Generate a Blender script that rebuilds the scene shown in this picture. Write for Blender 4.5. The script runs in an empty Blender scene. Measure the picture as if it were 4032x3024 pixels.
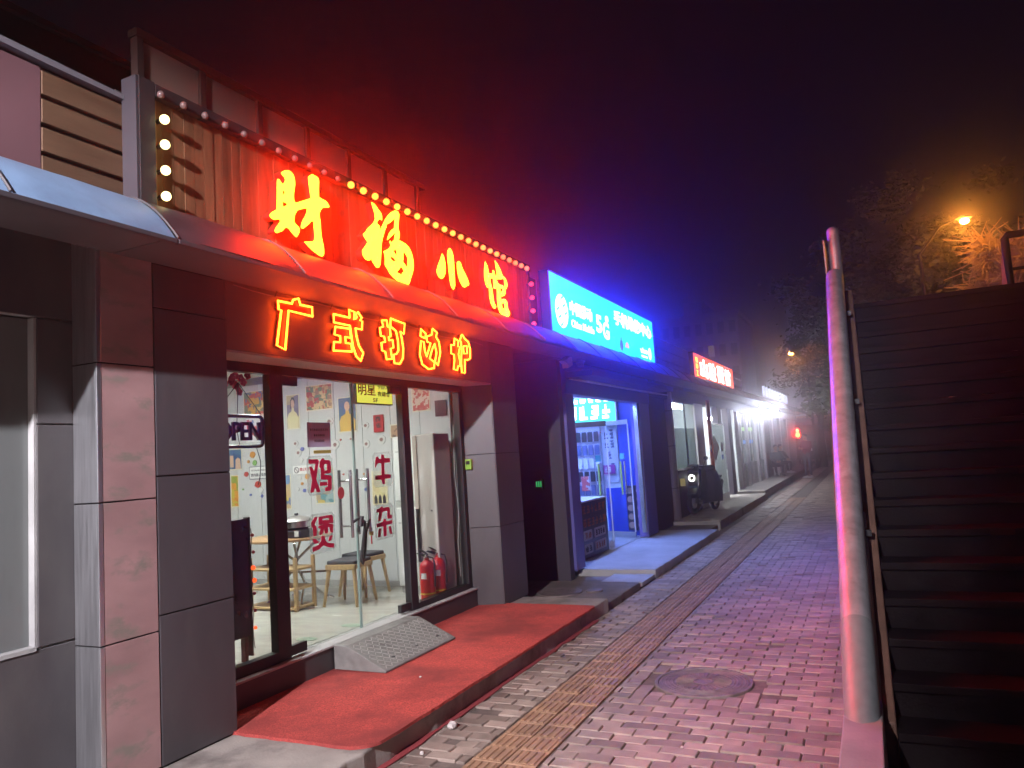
import bpy, math, random
from mathutils import Vector, Matrix
random.seed(7)
SC = bpy.context.scene
COL = SC.collection
R_ = math.radians

# ------------------------------------------------------------------ camera
CAM_H = 1.65
cam_d = bpy.data.cameras.new('camera')
cam_d.sensor_width = 36.0
cam_d.lens = 26.34
cam_d.clip_start = 0.05
cam_d.clip_end = 600.0
cam = bpy.data.objects.new('camera', cam_d)
COL.objects.link(cam)
CAM_R = Matrix(((0.89976, 0.09925, 0.42495), (0.43152, -0.05737, -0.90028), (-0.06497, 0.99341, -0.09445)))
cam.matrix_world = Matrix.Translation((0, 0, CAM_H)) @ CAM_R.to_4x4()
SC.camera = cam

# ------------------------------------------------------------------ world: night sky over a city
W = bpy.data.worlds.new('World'); SC.world = W
W.use_nodes = True
wn = W.node_tree.nodes; wl = W.node_tree.links
bg = wn['Background']
sky = wn.new('ShaderNodeTexSky'); sky.sky_type = 'NISHITA'; sky.sun_disc = False
sky.sun_elevation = R_(-8); sky.sun_rotation = R_(200)
mx = wn.new('ShaderNodeMix'); mx.data_type = 'RGBA'; mx.inputs[0].default_value = 0.93
mx.inputs[7].default_value = (0.0225, 0.0125, 0.0225, 1)
wl.new(sky.outputs[0], mx.inputs[6]); wl.new(mx.outputs[2], bg.inputs[0])
bg.inputs[1].default_value = 0.16

SC.view_settings.view_transform = 'Standard'
SC.view_settings.look = 'None'
SC.view_settings.exposure = 0.3
SC.view_settings.gamma = 1.0
SC.view_settings.use_curve_mapping = False
SC.render.engine = 'CYCLES'
cy = SC.cycles
cy.use_denoising = True
cy.max_bounces = 7; cy.diffuse_bounces = 3; cy.glossy_bounces = 3; cy.transparent_max_bounces = 12
cy.volume_bounces = 0; cy.transmission_bounces = 4
cy.caustics_reflective = False; cy.caustics_refractive = False
cy.sample_clamp_indirect = 4.0
cy.use_adaptive_sampling = True; cy.adaptive_threshold = 0.015

# ------------------------------------------------------------------ materials
MATS = {}
def nn(nt, t, **kw):
    n = nt.nodes.new(t)
    for k, v in kw.items(): setattr(n, k, v)
    return n
def M(name, col, rough=0.6, metal=0.0, var=None, bump=None, spec=0.5, coords='pos', island=0.0, stain=None, stretch=None, trans=0.0):
    """procedural surface: base colour with noise variation, optional bump and blotchy stains"""
    if name in MATS: return MATS[name]
    m = bpy.data.materials.new(name); m.use_nodes = True
    nt = m.node_tree; b = nt.nodes['Principled BSDF']
    b.inputs['Roughness'].default_value = rough; b.inputs['Metallic'].default_value = metal
    b.inputs['Specular IOR Level'].default_value = spec
    c4 = (*col, 1)
    b.inputs['Base Color'].default_value = c4
    src = None
    def coord():
        if coords == 'pos': o = nn(nt, 'ShaderNodeNewGeometry').outputs['Position']
        else: o = nn(nt, 'ShaderNodeTexCoord').outputs['Object']
        if stretch:
            mp = nn(nt, 'ShaderNodeMapping'); mp.inputs['Scale'].default_value = stretch
            nt.links.new(o, mp.inputs[0]); o = mp.outputs[0]
        return o
    cur = None
    if var:
        sc, amt = var
        t = nn(nt, 'ShaderNodeTexNoise'); t.inputs['Scale'].default_value = sc; t.inputs['Detail'].default_value = 6
        nt.links.new(coord(), t.inputs['Vector'])
        rmp = nn(nt, 'ShaderNodeMapRange'); rmp.inputs[1].default_value = 0.3; rmp.inputs[2].default_value = 0.7
        rmp.inputs[3].default_value = 1 - amt; rmp.inputs[4].default_value = 1 + amt
        nt.links.new(t.outputs['Fac'], rmp.inputs[0])
        mul = nn(nt, 'ShaderNodeVectorMath', operation='MULTIPLY'); mul.inputs[0].default_value = col
        nt.links.new(rmp.outputs[0], mul.inputs[1]); cur = mul.outputs[0]
        r2 = nn(nt, 'ShaderNodeMapRange'); r2.inputs[3].default_value = max(0.02, rough - 0.12); r2.inputs[4].default_value = min(1, rough + 0.12)
        nt.links.new(t.outputs['Fac'], r2.inputs[0]); nt.links.new(r2.outputs[0], b.inputs['Roughness'])
    if stain:
        sc, scol, lo, hi = stain
        t = nn(nt, 'ShaderNodeTexNoise'); t.inputs['Scale'].default_value = sc; t.inputs['Detail'].default_value = 8; t.inputs['Roughness'].default_value = 0.65
        nt.links.new(coord(), t.inputs['Vector'])
        r3 = nn(nt, 'ShaderNodeMapRange'); r3.inputs[1].default_value = lo; r3.inputs[2].default_value = hi
        nt.links.new(t.outputs['Fac'], r3.inputs[0])
        x = nn(nt, 'ShaderNodeMix'); x.data_type = 'RGBA'
        nt.links.new(r3.outputs[0], x.inputs[0])
        if cur: nt.links.new(cur, x.inputs[6])
        else: x.inputs[6].default_value = c4
        x.inputs[7].default_value = (*scol, 1); cur = x.outputs[2]
    if island:
        g = nn(nt, 'ShaderNodeNewGeometry'); oi = nn(nt, 'ShaderNodeObjectInfo')
        ad = nn(nt, 'ShaderNodeMath', operation='ADD'); fr = nn(nt, 'ShaderNodeMath', operation='FRACT')
        nt.links.new(g.outputs['Random Per Island'], ad.inputs[0]); nt.links.new(oi.outputs['Random'], ad.inputs[1]); nt.links.new(ad.outputs[0], fr.inputs[0])
        r4 = nn(nt, 'ShaderNodeMapRange'); r4.inputs[3].default_value = 1 - island; r4.inputs[4].default_value = 1 + island
        nt.links.new(fr.outputs[0], r4.inputs[0])
        mu = nn(nt, 'ShaderNodeVectorMath', operation='MULTIPLY')
        if cur: nt.links.new(cur, mu.inputs[0])
        else: mu.inputs[0].default_value = col
        nt.links.new(r4.outputs[0], mu.inputs[1]); cur = mu.outputs[0]
    if cur: nt.links.new(cur, b.inputs['Base Color'])
    if bump:
        sc, st = bump
        t = nn(nt, 'ShaderNodeTexNoise'); t.inputs['Scale'].default_value = sc; t.inputs['Detail'].default_value = 5
        nt.links.new(coord(), t.inputs['Vector'])
        bp = nn(nt, 'ShaderNodeBump'); bp.inputs['Strength'].default_value = st; bp.inputs['Distance'].default_value = 0.01
        nt.links.new(t.outputs['Fac'], bp.inputs['Height']); nt.links.new(bp.outputs[0], b.inputs['Normal'])
    if trans:
        b.inputs['Transmission Weight'].default_value = trans
    MATS[name] = m; return m
def E(name, rgb):
    """a surface that gives off light (lamp, lit sign, screen)"""
    if name in MATS: return MATS[name]
    m = bpy.data.materials.new(name); m.use_nodes = True
    nt = m.node_tree; nt.nodes.clear()
    mxv = max(rgb)
    e = nn(nt, 'ShaderNodeEmission'); e.inputs[0].default_value = (rgb[0]/mxv, rgb[1]/mxv, rgb[2]/mxv, 1); e.inputs[1].default_value = mxv
    o = nn(nt, 'ShaderNodeOutputMaterial'); nt.links.new(e.outputs[0], o.inputs[0])
    MATS[name] = m; return m
def GLASS(name, tint=(0.95, 0.97, 0.96), rough=0.02, frost=0.0):
    if name in MATS: return MATS[name]
    m = bpy.data.materials.new(name); m.use_nodes = True
    nt = m.node_tree; nt.nodes.clear()
    tr = nn(nt, 'ShaderNodeBsdfTransparent'); tr.inputs[0].default_value = (*tint, 1)
    gl = nn(nt, 'ShaderNodeBsdfGlossy'); gl.inputs['Roughness'].default_value = rough
    fr = nn(nt, 'ShaderNodeFresnel'); fr.inputs[0].default_value = 1.35
    gm = nn(nt, 'ShaderNodeNewGeometry'); io = nn(nt, 'ShaderNodeMapRange'); io.inputs[3].default_value = 1.35; io.inputs[4].default_value = 1/1.35
    nt.links.new(gm.outputs['Backfacing'], io.inputs[0]); nt.links.new(io.outputs[0], fr.inputs[0])
    mixs = nn(nt, 'ShaderNodeMixShader'); o = nn(nt, 'ShaderNodeOutputMaterial')
    nt.links.new(fr.outputs[0], mixs.inputs[0]); nt.links.new(tr.outputs[0], mixs.inputs[1]); nt.links.new(gl.outputs[0], mixs.inputs[2])
    last = mixs
    if frost:
        df = nn(nt, 'ShaderNodeBsdfDiffuse'); df.inputs[0].default_value = (0.6, 0.64, 0.63, 1)
        tl = nn(nt, 'ShaderNodeBsdfTranslucent'); tl.inputs[0].default_value = (0.6, 0.66, 0.64, 1)
        a = nn(nt, 'ShaderNodeMixShader'); a.inputs[0].default_value = 0.6
        nt.links.new(df.outputs[0], a.inputs[1]); nt.links.new(tl.outputs[0], a.inputs[2])
        b2 = nn(nt, 'ShaderNodeMixShader'); b2.inputs[0].default_value = frost
        nt.links.new(mixs.outputs[0], b2.inputs[1]); nt.links.new(a.outputs[0], b2.inputs[2]); last = b2
    nt.links.new(last.outputs[0], o.inputs[0])
    MATS[name] = m; return m
def PRINT(name, cols, scale=14.0, seed=0.0):
    """flat print: patches of several inks"""
    if name in MATS: return MATS[name]
    m = bpy.data.materials.new(name); m.use_nodes = True
    nt = m.node_tree; b = nt.nodes['Principled BSDF']; b.inputs['Roughness'].default_value = 0.45
    tc = nn(nt, 'ShaderNodeTexCoord'); mp = nn(nt, 'ShaderNodeMapping'); mp.inputs['Location'].default_value = (seed, seed*.7, seed*1.3)
    nt.links.new(tc.outputs['Object'], mp.inputs[0])
    v = nn(nt, 'ShaderNodeTexVoronoi'); v.inputs['Scale'].default_value = scale; v.distance = 'CHEBYCHEV'
    nz = nn(nt, 'ShaderNodeTexNoise'); nz.inputs['Scale'].default_value = scale*.6; nz.inputs['Detail'].default_value = 4
    nt.links.new(mp.outputs[0], v.inputs['Vector']); nt.links.new(mp.outputs[0], nz.inputs['Vector'])
    sp = nn(nt, 'ShaderNodeSeparateColor'); nt.links.new(v.outputs['Color'], sp.inputs[0])
    av = nn(nt, 'ShaderNodeMath', operation='MULTIPLY_ADD'); av.inputs[1].default_value = 0.6
    nt.links.new(sp.outputs[0], av.inputs[0])
    h = nn(nt, 'ShaderNodeMath', operation='MULTIPLY'); h.inputs[1].default_value = 0.4; nt.links.new(nz.outputs['Fac'], h.inputs[0]); nt.links.new(h.outputs[0], av.inputs[2])
    cr = nn(nt, 'ShaderNodeValToRGB'); cr.color_ramp.interpolation = 'CONSTANT'
    els = cr.color_ramp.elements
    for i, c in enumerate(cols):
        p = 0.12 + 0.76*i/len(cols) if i else 0.0
        if i < 2: e = els[i]; e.position = p
        else: e = els.new(p)
        e.color = (*c, 1)
    nt.links.new(av.outputs[0], cr.inputs[0]); nt.links.new(cr.outputs[0], b.inputs['Base Color'])
    MATS[name] = m; return m

charcoal = M('charcoal_tile', (0.075, 0.068, 0.074), 0.42, var=(3.0, 0.16), bump=(120, 0.06), stain=(1.4, (0.125, 0.115, 0.112), 0.5, 0.8), stretch=(1, 1, .45))
joint_m = M('tile_joint', (0.02, 0.019, 0.02), 0.9)
joint_l = M('pale_grout', (0.32, 0.31, 0.3), 0.9, var=(30, 0.3))
concrete = M('concrete', (0.33, 0.29, 0.26), 0.85, var=(5.0, 0.18), bump=(60, 0.35), stain=(2.6, (0.14, 0.12, 0.11), 0.52, 0.72))
concrete_d = M('old_concrete', (0.2, 0.17, 0.155), 0.9, var=(6.0, 0.25), bump=(40, 0.5), stain=(3.0, (0.08, 0.07, 0.07), 0.5, 0.75))
concrete_p = M('pale_concrete', (0.42, 0.41, 0.4), 0.85, var=(4.0, 0.15), bump=(50, 0.3), stain=(2.0, (0.2, 0.19, 0.19), 0.5, 0.8))
pav = M('paver_clay', (0.33, 0.25, 0.212), 0.56, var=(9.0, 0.2), bump=(140, 0.45), island=0.3, stain=(1.1, (0.23, 0.172, 0.148), 0.5, 0.8), spec=0.3)
mortar = M('sand_joint', (0.16, 0.12, 0.105), 0.95, var=(20, 0.3), bump=(80, 0.5))
tact = M('tactile_tile', (0.38, 0.215, 0.13), 0.55, var=(8.0, 0.22), bump=(110, 0.35), island=0.14, stain=(1.7, (0.28, 0.18, 0.12), 0.5, 0.75))
asphalt = M('asphalt', (0.045, 0.042, 0.042), 0.85, var=(8, 0.3), bump=(90, 0.6))
carpet_m = M('red_carpet', (0.6, 0.1, 0.085), 0.98, var=(110, 0.42), bump=(160, 1.0), stain=(1.4, (0.33, 0.065, 0.06), 0.44, 0.62), spec=0.1)
brushed = M('brushed_steel', (0.62, 0.62, 0.64), 0.34, 0.9, var=(6, 0.12), bump=(30, 0.05), stretch=(10, 10, 0.6))
pink_reflect = M('pink_reflect_cladding', (0.4, 0.24, 0.235), 0.36, var=(2.5, 0.16), stain=(4.0, (0.26, 0.22, 0.19), 0.54, 0.66), bump=(8, 0.1), stretch=(1, 1, 2.2))  # pink reflection is put into the base colour; the stain is smears
steel = M('stainless', (0.66, 0.66, 0.67), 0.22, 1.0, var=(4, 0.05))
steel_r = M('dull_steel', (0.55, 0.53, 0.52), 0.42, 0.85, var=(5, 0.15))
alu = M('dark_aluminium', (0.018, 0.017, 0.019), 0.5, 0.0, var=(6, 0.1))
dark_m = M('black_paint', (0.018, 0.016, 0.018), 0.5)
rubber = M('rubber', (0.02, 0.02, 0.02), 0.8)
plank_m = M('sign_plank', (0.17, 0.075, 0.035), 0.62, var=(22, 0.3), bump=(40, 0.25), island=0.2, stretch=(1, 1, 0.12), stain=(9, (0.1, 0.045, 0.022), 0.6, 0.72))
plank_h = M('left_plank', (0.12, 0.062, 0.034), 0.65, var=(16, 0.22), bump=(40, 0.2), island=0.12, stretch=(1, 0.12, 1))
awn_m = M('awning_sheet', (0.04, 0.032, 0.04), 0.5, var=(5, 0.2), bump=(5, 0.3), stain=(3, (0.05, 0.045, 0.06), 0.5, 0.8))
soffit_m = M('soffit', (0.1, 0.09, 0.095), 0.7, var=(4, 0.15))
wall_w = M('panel_wall', (0.55, 0.56, 0.56), 0.55, var=(40, 0.05), stretch=(1, 1, 0.08))
white_p = M('white_plastic', (0.75, 0.76, 0.74), 0.35, var=(3, 0.03))
floor_m = M('stone_floor', (0.5, 0.49, 0.44), 0.22, var=(3.5, 0.12), stretch=(1, 3, 1))
wood_l = M('pale_wood', (0.55, 0.38, 0.19), 0.45, var=(18, 0.15), stretch=(3, 3, 0.6), coords='obj')
cush = M('grey_cushion', (0.07, 0.07, 0.08), 0.9, bump=(200, 0.3))
red_paint = M('red_paint', (0.5, 0.02, 0.02), 0.3)
glass = GLASS('clear_glass')
glass_d = GLASS('dusty_glass', (0.8, 0.84, 0.83), 0.08, 0.18)
frosted = GLASS('frosted_glass', (0.8, 0.84, 0.83), 0.1, 0.75)

# ------------------------------------------------------------------ builders
ORG = {}
def tag(o, label=None, cat=None, group=None, kind=None):
    if label: o['label'] = label
    if cat: o['category'] = cat
    if group: o['group'] = group
    if kind: o['kind'] = kind
    return o
def thing(name, label, cat, loc=(0, 0, 0), group=None, rz=0.0):
    o = bpy.data.objects.new(name, None); o.empty_display_size = 0.1
    COL.objects.link(o); o.location = loc; o.rotation_euler = (0, 0, rz)
    ORG[o.name] = Vector(loc)
    return tag(o, label, cat, group)
class MB:
    """collects faces in world coordinates; build() links them as one mesh object"""
    def __init__(s): s.v = []; s.f = []; s.mi = []; s.cur = 0
    def add(s, vs, fs):
        n = len(s.v); s.v += [tuple(p) for p in vs]
        for f in fs: s.f.append(tuple(i + n for i in f)); s.mi.append(s.cur)
        return s
    def box(s, x0, x1, y0, y1, z0, z1, bv=0.0):
        if bv:
            a = [(x0+bv, y0, z0), (x1-bv, y0, z0), (x1, y0+bv, z0), (x1, y1-bv, z0), (x1-bv, y1, z0), (x0+bv, y1, z0), (x0, y1-bv, z0), (x0, y0+bv, z0)]
            t = [(x, y, z1-bv) for x, y, _ in a]
            cx, cy_ = (x0+x1)/2, (y0+y1)/2
            u = [(x - math.copysign(bv, x-cx), y - math.copysign(bv, y-cy_), z1) for x, y, _ in a]
            fs = []
            for k in range(8):
                j = (k+1) % 8
                fs += [(k, j, 8+j, 8+k), (8+k, 8+j, 16+j, 16+k)]
            fs += [tuple(range(16, 24)), tuple(range(7, -1, -1))]
            return s.add(a+t+u, fs)
        vs = [(x0, y0, z0), (x1, y0, z0), (x1, y1, z0), (x0, y1, z0), (x0, y0, z1), (x1, y0, z1), (x1, y1, z1), (x0, y1, z1)]
        return s.add(vs, [(0, 3, 2, 1), (4, 5, 6, 7), (0, 1, 5, 4), (1, 2, 6, 5), (2, 3, 7, 6), (3, 0, 4, 7)])
    def prism(s, poly, axis, a0, a1):
        """poly: 2-D outline; axis 'x': (y,z) outline, 'y': (x,z), 'z': (x,y)"""
        def P(p, a):
            return {'x': (a, p[0], p[1]), 'y': (p[0], a, p[1]), 'z': (p[0], p[1], a)}[axis]
        n = len(poly)
        vs = [P(p, a0) for p in poly] + [P(p, a1) for p in poly]
        fs = [tuple(range(n-1, -1, -1)), tuple(range(n, 2*n))] + [(k, (k+1) % n, n+(k+1) % n, n+k) for k in range(n)]
        return s.add(vs, fs)
    def cyl(s, p0, p1, r0, r1=None, n=14, caps=True):
        r1 = r0 if r1 is None else r1
        p0 = Vector(p0); p1 = Vector(p1); d = (p1-p0).normalized()
        a = d.orthogonal().normalized(); b = d.cross(a)
        vs = []
        for p, r in ((p0, r0), (p1, r1)):
            vs += [p + (a*math.cos(2*math.pi*k/n) + b*math.sin(2*math.pi*k/n))*r for k in range(n)]
        fs = [(k, (k+1) % n, n+(k+1) % n, n+k) for k in range(n)]
        if caps: fs += [tuple(range(n-1, -1, -1)), tuple(range(n, 2*n))]
        return s.add(vs, fs)
    def tube(s, pts, r, n=8, closed=False, rads=None):
        pts = [Vector(p) for p in pts]; m = len(pts); vs = []; fs = []
        ref = None
        for i, p in enumerate(pts):
            if closed: d = pts[(i+1) % m] - pts[i-1]
            else: d = pts[min(i+1, m-1)] - pts[max(i-1, 0)]
            d.normalize()
            if ref is None: ref = d.orthogonal().normalized()
            a = (ref - d*ref.dot(d))
            a = a.normalized() if a.length > 1e-5 else d.orthogonal().normalized()
            ref = a; b = d.cross(a); rr = rads[i] if rads else r
            vs += [p + (a*math.cos(2*math.pi*k/n) + b*math.sin(2*math.pi*k/n))*rr for k in range(n)]
        for i in range(m if closed else m-1):
            j = (i+1) % m
            fs += [(i*n+k, i*n+(k+1) % n, j*n+(k+1) % n, j*n+k) for k in range(n)]
        if not closed: fs += [tuple(range(n-1, -1, -1)), tuple(range((m-1)*n, m*n))]
        return s.add(vs, fs)
    def ball(s, c, r, nu=14, nv=9, sc=(1, 1, 1)):
        vs = [(c[0], c[1], c[2]+r*sc[2])]
        for i in range(1, nv):
            t = math.pi*i/nv
            for k in range(nu):
                u = 2*math.pi*k/nu
                vs.append((c[0]+r*sc[0]*math.sin(t)*math.cos(u), c[1]+r*sc[1]*math.sin(t)*math.sin(u), c[2]+r*sc[2]*math.cos(t)))
        vs.append((c[0], c[1], c[2]-r*sc[2])); L = len(vs)-1; fs = []
        fs += [(0, 1+k, 1+(k+1) % nu) for k in range(nu)]
        for i in range(nv-2):
            a = 1+i*nu; b = a+nu
            fs += [(a+k, b+k, b+(k+1) % nu, a+(k+1) % nu) for k in range(nu)]
        a = 1+(nv-2)*nu
        fs += [(a+(k+1) % nu, a+k, L) for k in range(nu)]
        return s.add(vs, fs)
    def quad(s, *p): return s.add(p, [tuple(range(len(p)))])
    def lathe(s, c, prof, n=24):
        vs = []; m = len(prof)
        for r, z in prof: vs += [(c[0]+r*math.cos(2*math.pi*k/n), c[1]+r*math.sin(2*math.pi*k/n), c[2]+z) for k in range(n)]
        fs = [(i*n+k, i*n+(k+1) % n, (i+1)*n+(k+1) % n, (i+1)*n+k) for i in range(m-1) for k in range(n)]
        fs += [tuple(range(n-1, -1, -1)), tuple(range((m-1)*n, m*n))]
        return s.add(vs, fs)
    def mesh(s, name, mats, off=Vector((0, 0, 0)), smooth=False):
        me = bpy.data.meshes.new(name)
        me.from_pydata([tuple(Vector(p)-off) for p in s.v], [], s.f)
        if not isinstance(mats, (list, tuple)): mats = [mats]
        for m in mats: me.materials.append(m)
        if len(mats) > 1: me.polygons.foreach_set('material_index', s.mi)
        if smooth: me.polygons.foreach_set('use_smooth', [True]*len(me.polygons)); me.set_sharp_from_angle(angle=R_(35))
        me.update(); return me
    def build(s, name, mats, parent=None, smooth=False, bevel=0.0):
        if parent is not None:
            off = ORG.get(parent.name)
        else:
            xs = [p[0] for p in s.v]; ys = [p[1] for p in s.v]; zs = [p[2] for p in s.v]
            off = Vector(((min(xs)+max(xs))/2, (min(ys)+max(ys))/2, min(zs)))
        o = bpy.data.objects.new(name, s.mesh(name, mats, off, smooth)); COL.objects.link(o)
        ORG[o.name] = off
        if parent is not None: o.parent = parent
        else: o.location = off
        if bevel:
            b = o.modifiers.new('bevel', 'BEVEL'); b.width = bevel; b.segments = 2; b.limit_method = 'ANGLE'
        return o
def bx(name, mat, parent, *d, bevel=0.0): return MB().box(*d).build(name, mat, parent, bevel=bevel)
def tcopy(root, loc, rz=None, label=None):
    """copy a thing with its parts and their pieces; mesh data shared"""
    r = root.copy(); COL.objects.link(r); r.location = loc
    if rz is not None: r.rotation_euler = (0, 0, rz)
    if label: r['label'] = label
    def rec(a, b):
        for ch in list(a.children):
            c = ch.copy(); COL.objects.link(c); c.parent = b; rec(ch, c)
    rec(root, r); return r
def dgraph(): return bpy.context.evaluated_depsgraph_get()
def bake_curve(cu):
    o = bpy.data.objects.new('tmp', cu); COL.objects.link(o)
    me = bpy.data.meshes.new_from_object(o.evaluated_get(dgraph()))
    bpy.data.objects.remove(o); bpy.data.curves.remove(cu); return me
def glyph(name, polys, x0, x1, mat, parent=None):
    """extruded outline with holes, outlines in the (y,z) plane, from depth x0 to x1"""
    cu = bpy.data.curves.new('g', 'CURVE'); cu.dimensions = '2D'; cu.fill_mode = 'BOTH'; cu.extrude = (x1-x0)/2
    for poly in polys:
        sp = cu.splines.new('POLY'); sp.points.add(len(poly)-1); sp.use_cyclic_u = True
        for p, q in zip(sp.points, poly): p.co = (q[0], q[1], 0, 1)
    me = bake_curve(cu)
    cx = (x0+x1)/2
    off = ORG[parent.name] if parent is not None else Vector((x0, sum(q[0] for q in polys[0])/len(polys[0]), min(q[1] for q in polys[0])))
    for v in me.vertices:
        a, b, c = v.co; v.co = Vector((cx + c, a, b)) - off
    me.materials.clear(); me.materials.append(mat); me.name = name
    o = bpy.data.objects.new(name, me); COL.objects.link(o); ORG[o.name] = off
    if parent is not None: o.parent = parent
    else: o.location = off
    return o
def text(name, body, u0, u1, z0, z1, d, mat, parent=None, plane='x', th=0.004, bold=0.0, keep=False, shear=0.0):
    """lettering fitted to a rectangle. plane 'x': faces +X at x=d, u is y; plane 'y': faces -Y at y=d, u is x"""
    cu = bpy.data.curves.new('t', 'FONT'); cu.body = body; cu.size = 1; cu.extrude = 0.01; cu.offset = bold; cu.resolution_u = 3; cu.shear = shear
    me = bake_curve(cu)
    xs = [v.co.x for v in me.vertices]; ys = [v.co.y for v in me.vertices]
    if not xs: return None
    a0, a1, b0, b1 = min(xs), max(xs), min(ys), max(ys)
    su = (u1-u0)/(a1-a0); sv = (z1-z0)/(b1-b0)
    if keep: su = sv = min(su, sv)
    off = ORG[parent.name] if parent is not None else Vector((d, (u0+u1)/2, z0) if plane == 'x' else ((u0+u1)/2, d, z0))
    for v in me.vertices:
        u = u0 + (v.co.x-a0)*su; z = z0 + (v.co.y-b0)*sv; w = v.co.z/0.01*th/2
        p = Vector((d+w, u, z)) if plane == 'x' else Vector((u, d-w, z))
        v.co = p - off
    me.materials.clear(); me.materials.append(mat); me.name = name
    o = bpy.data.objects.new(name, me); COL.objects.link(o); ORG[o.name] = off
    if parent is not None: o.parent = parent
    else: o.location = off
    return o
ORD = ['first', 'second', 'third', 'fourth', 'fifth', 'sixth', 'seventh', 'eighth', 'ninth', 'tenth', 'eleventh', 'twelfth', 'thirteenth', 'fourteenth', 'fifteenth', 'sixteenth', 'seventeenth', 'eighteenth', 'nineteenth', 'twentieth', 'twenty-first', 'twenty-second', 'twenty-third', 'twenty-fourth']
def struct(name, mb, mat, **k): return tag(mb.build(name, mat, **k), kind='structure')
def proj(p):
    v = CAM_R.transposed() @ (Vector(p) - Vector((0, 0, CAM_H)))
    if v.z > -0.05: return None
    return (0.5 + v.x/-v.z*26.34/36, 0.5 - v.y/-v.z*26.34/27)

def marks(n, u0, u1, z0, z1, d, mat, parent, plane='x', th=0.002, heavy=0.16, seed=1, gap=0.18):
    """printed characters too small to read in the photograph: cells of short strokes"""
    rn = random.Random(seed*77+n); mb = MB(); w = (u1-u0)/n; h = z1-z0
    for k in range(n):
        a = u0 + k*w + w*gap/2; c = w*(1-gap)
        st = []
        for f in (0.08, 0.5, 0.92):
            if rn.random() < .8: l = rn.uniform(0, .25); st.append((l, rn.uniform(.75, 1), f-heavy/2, f+heavy/2))
        for f in (0.2, 0.5, 0.8):
            if rn.random() < .65: st.append((f-heavy/2, f+heavy/2, rn.uniform(0, .3), rn.uniform(.7, 1)))
        st.append((.42, .58, 0, 1))
        for q, (p0, p1, q0, q1) in enumerate(st):
            e = th*(.5+.1*q)
            uu0, uu1, zz0, zz1 = a+c*max(0, p0), a+c*min(1, p1), z0+h*max(0, q0), z0+h*min(1, q1)
            if plane == 'x': mb.box(d-e, d+e, uu0, uu1, zz0, zz1)
            else: mb.box(uu0, uu1, d-e, d+e, zz0, zz1)
    return tag(mb.build('lettering', mat, parent), kind='stuff')
HAZE_D, HAZE_G = 0.0118, 0.94
LAMP_L = (84000, 81000, 88000)
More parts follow.
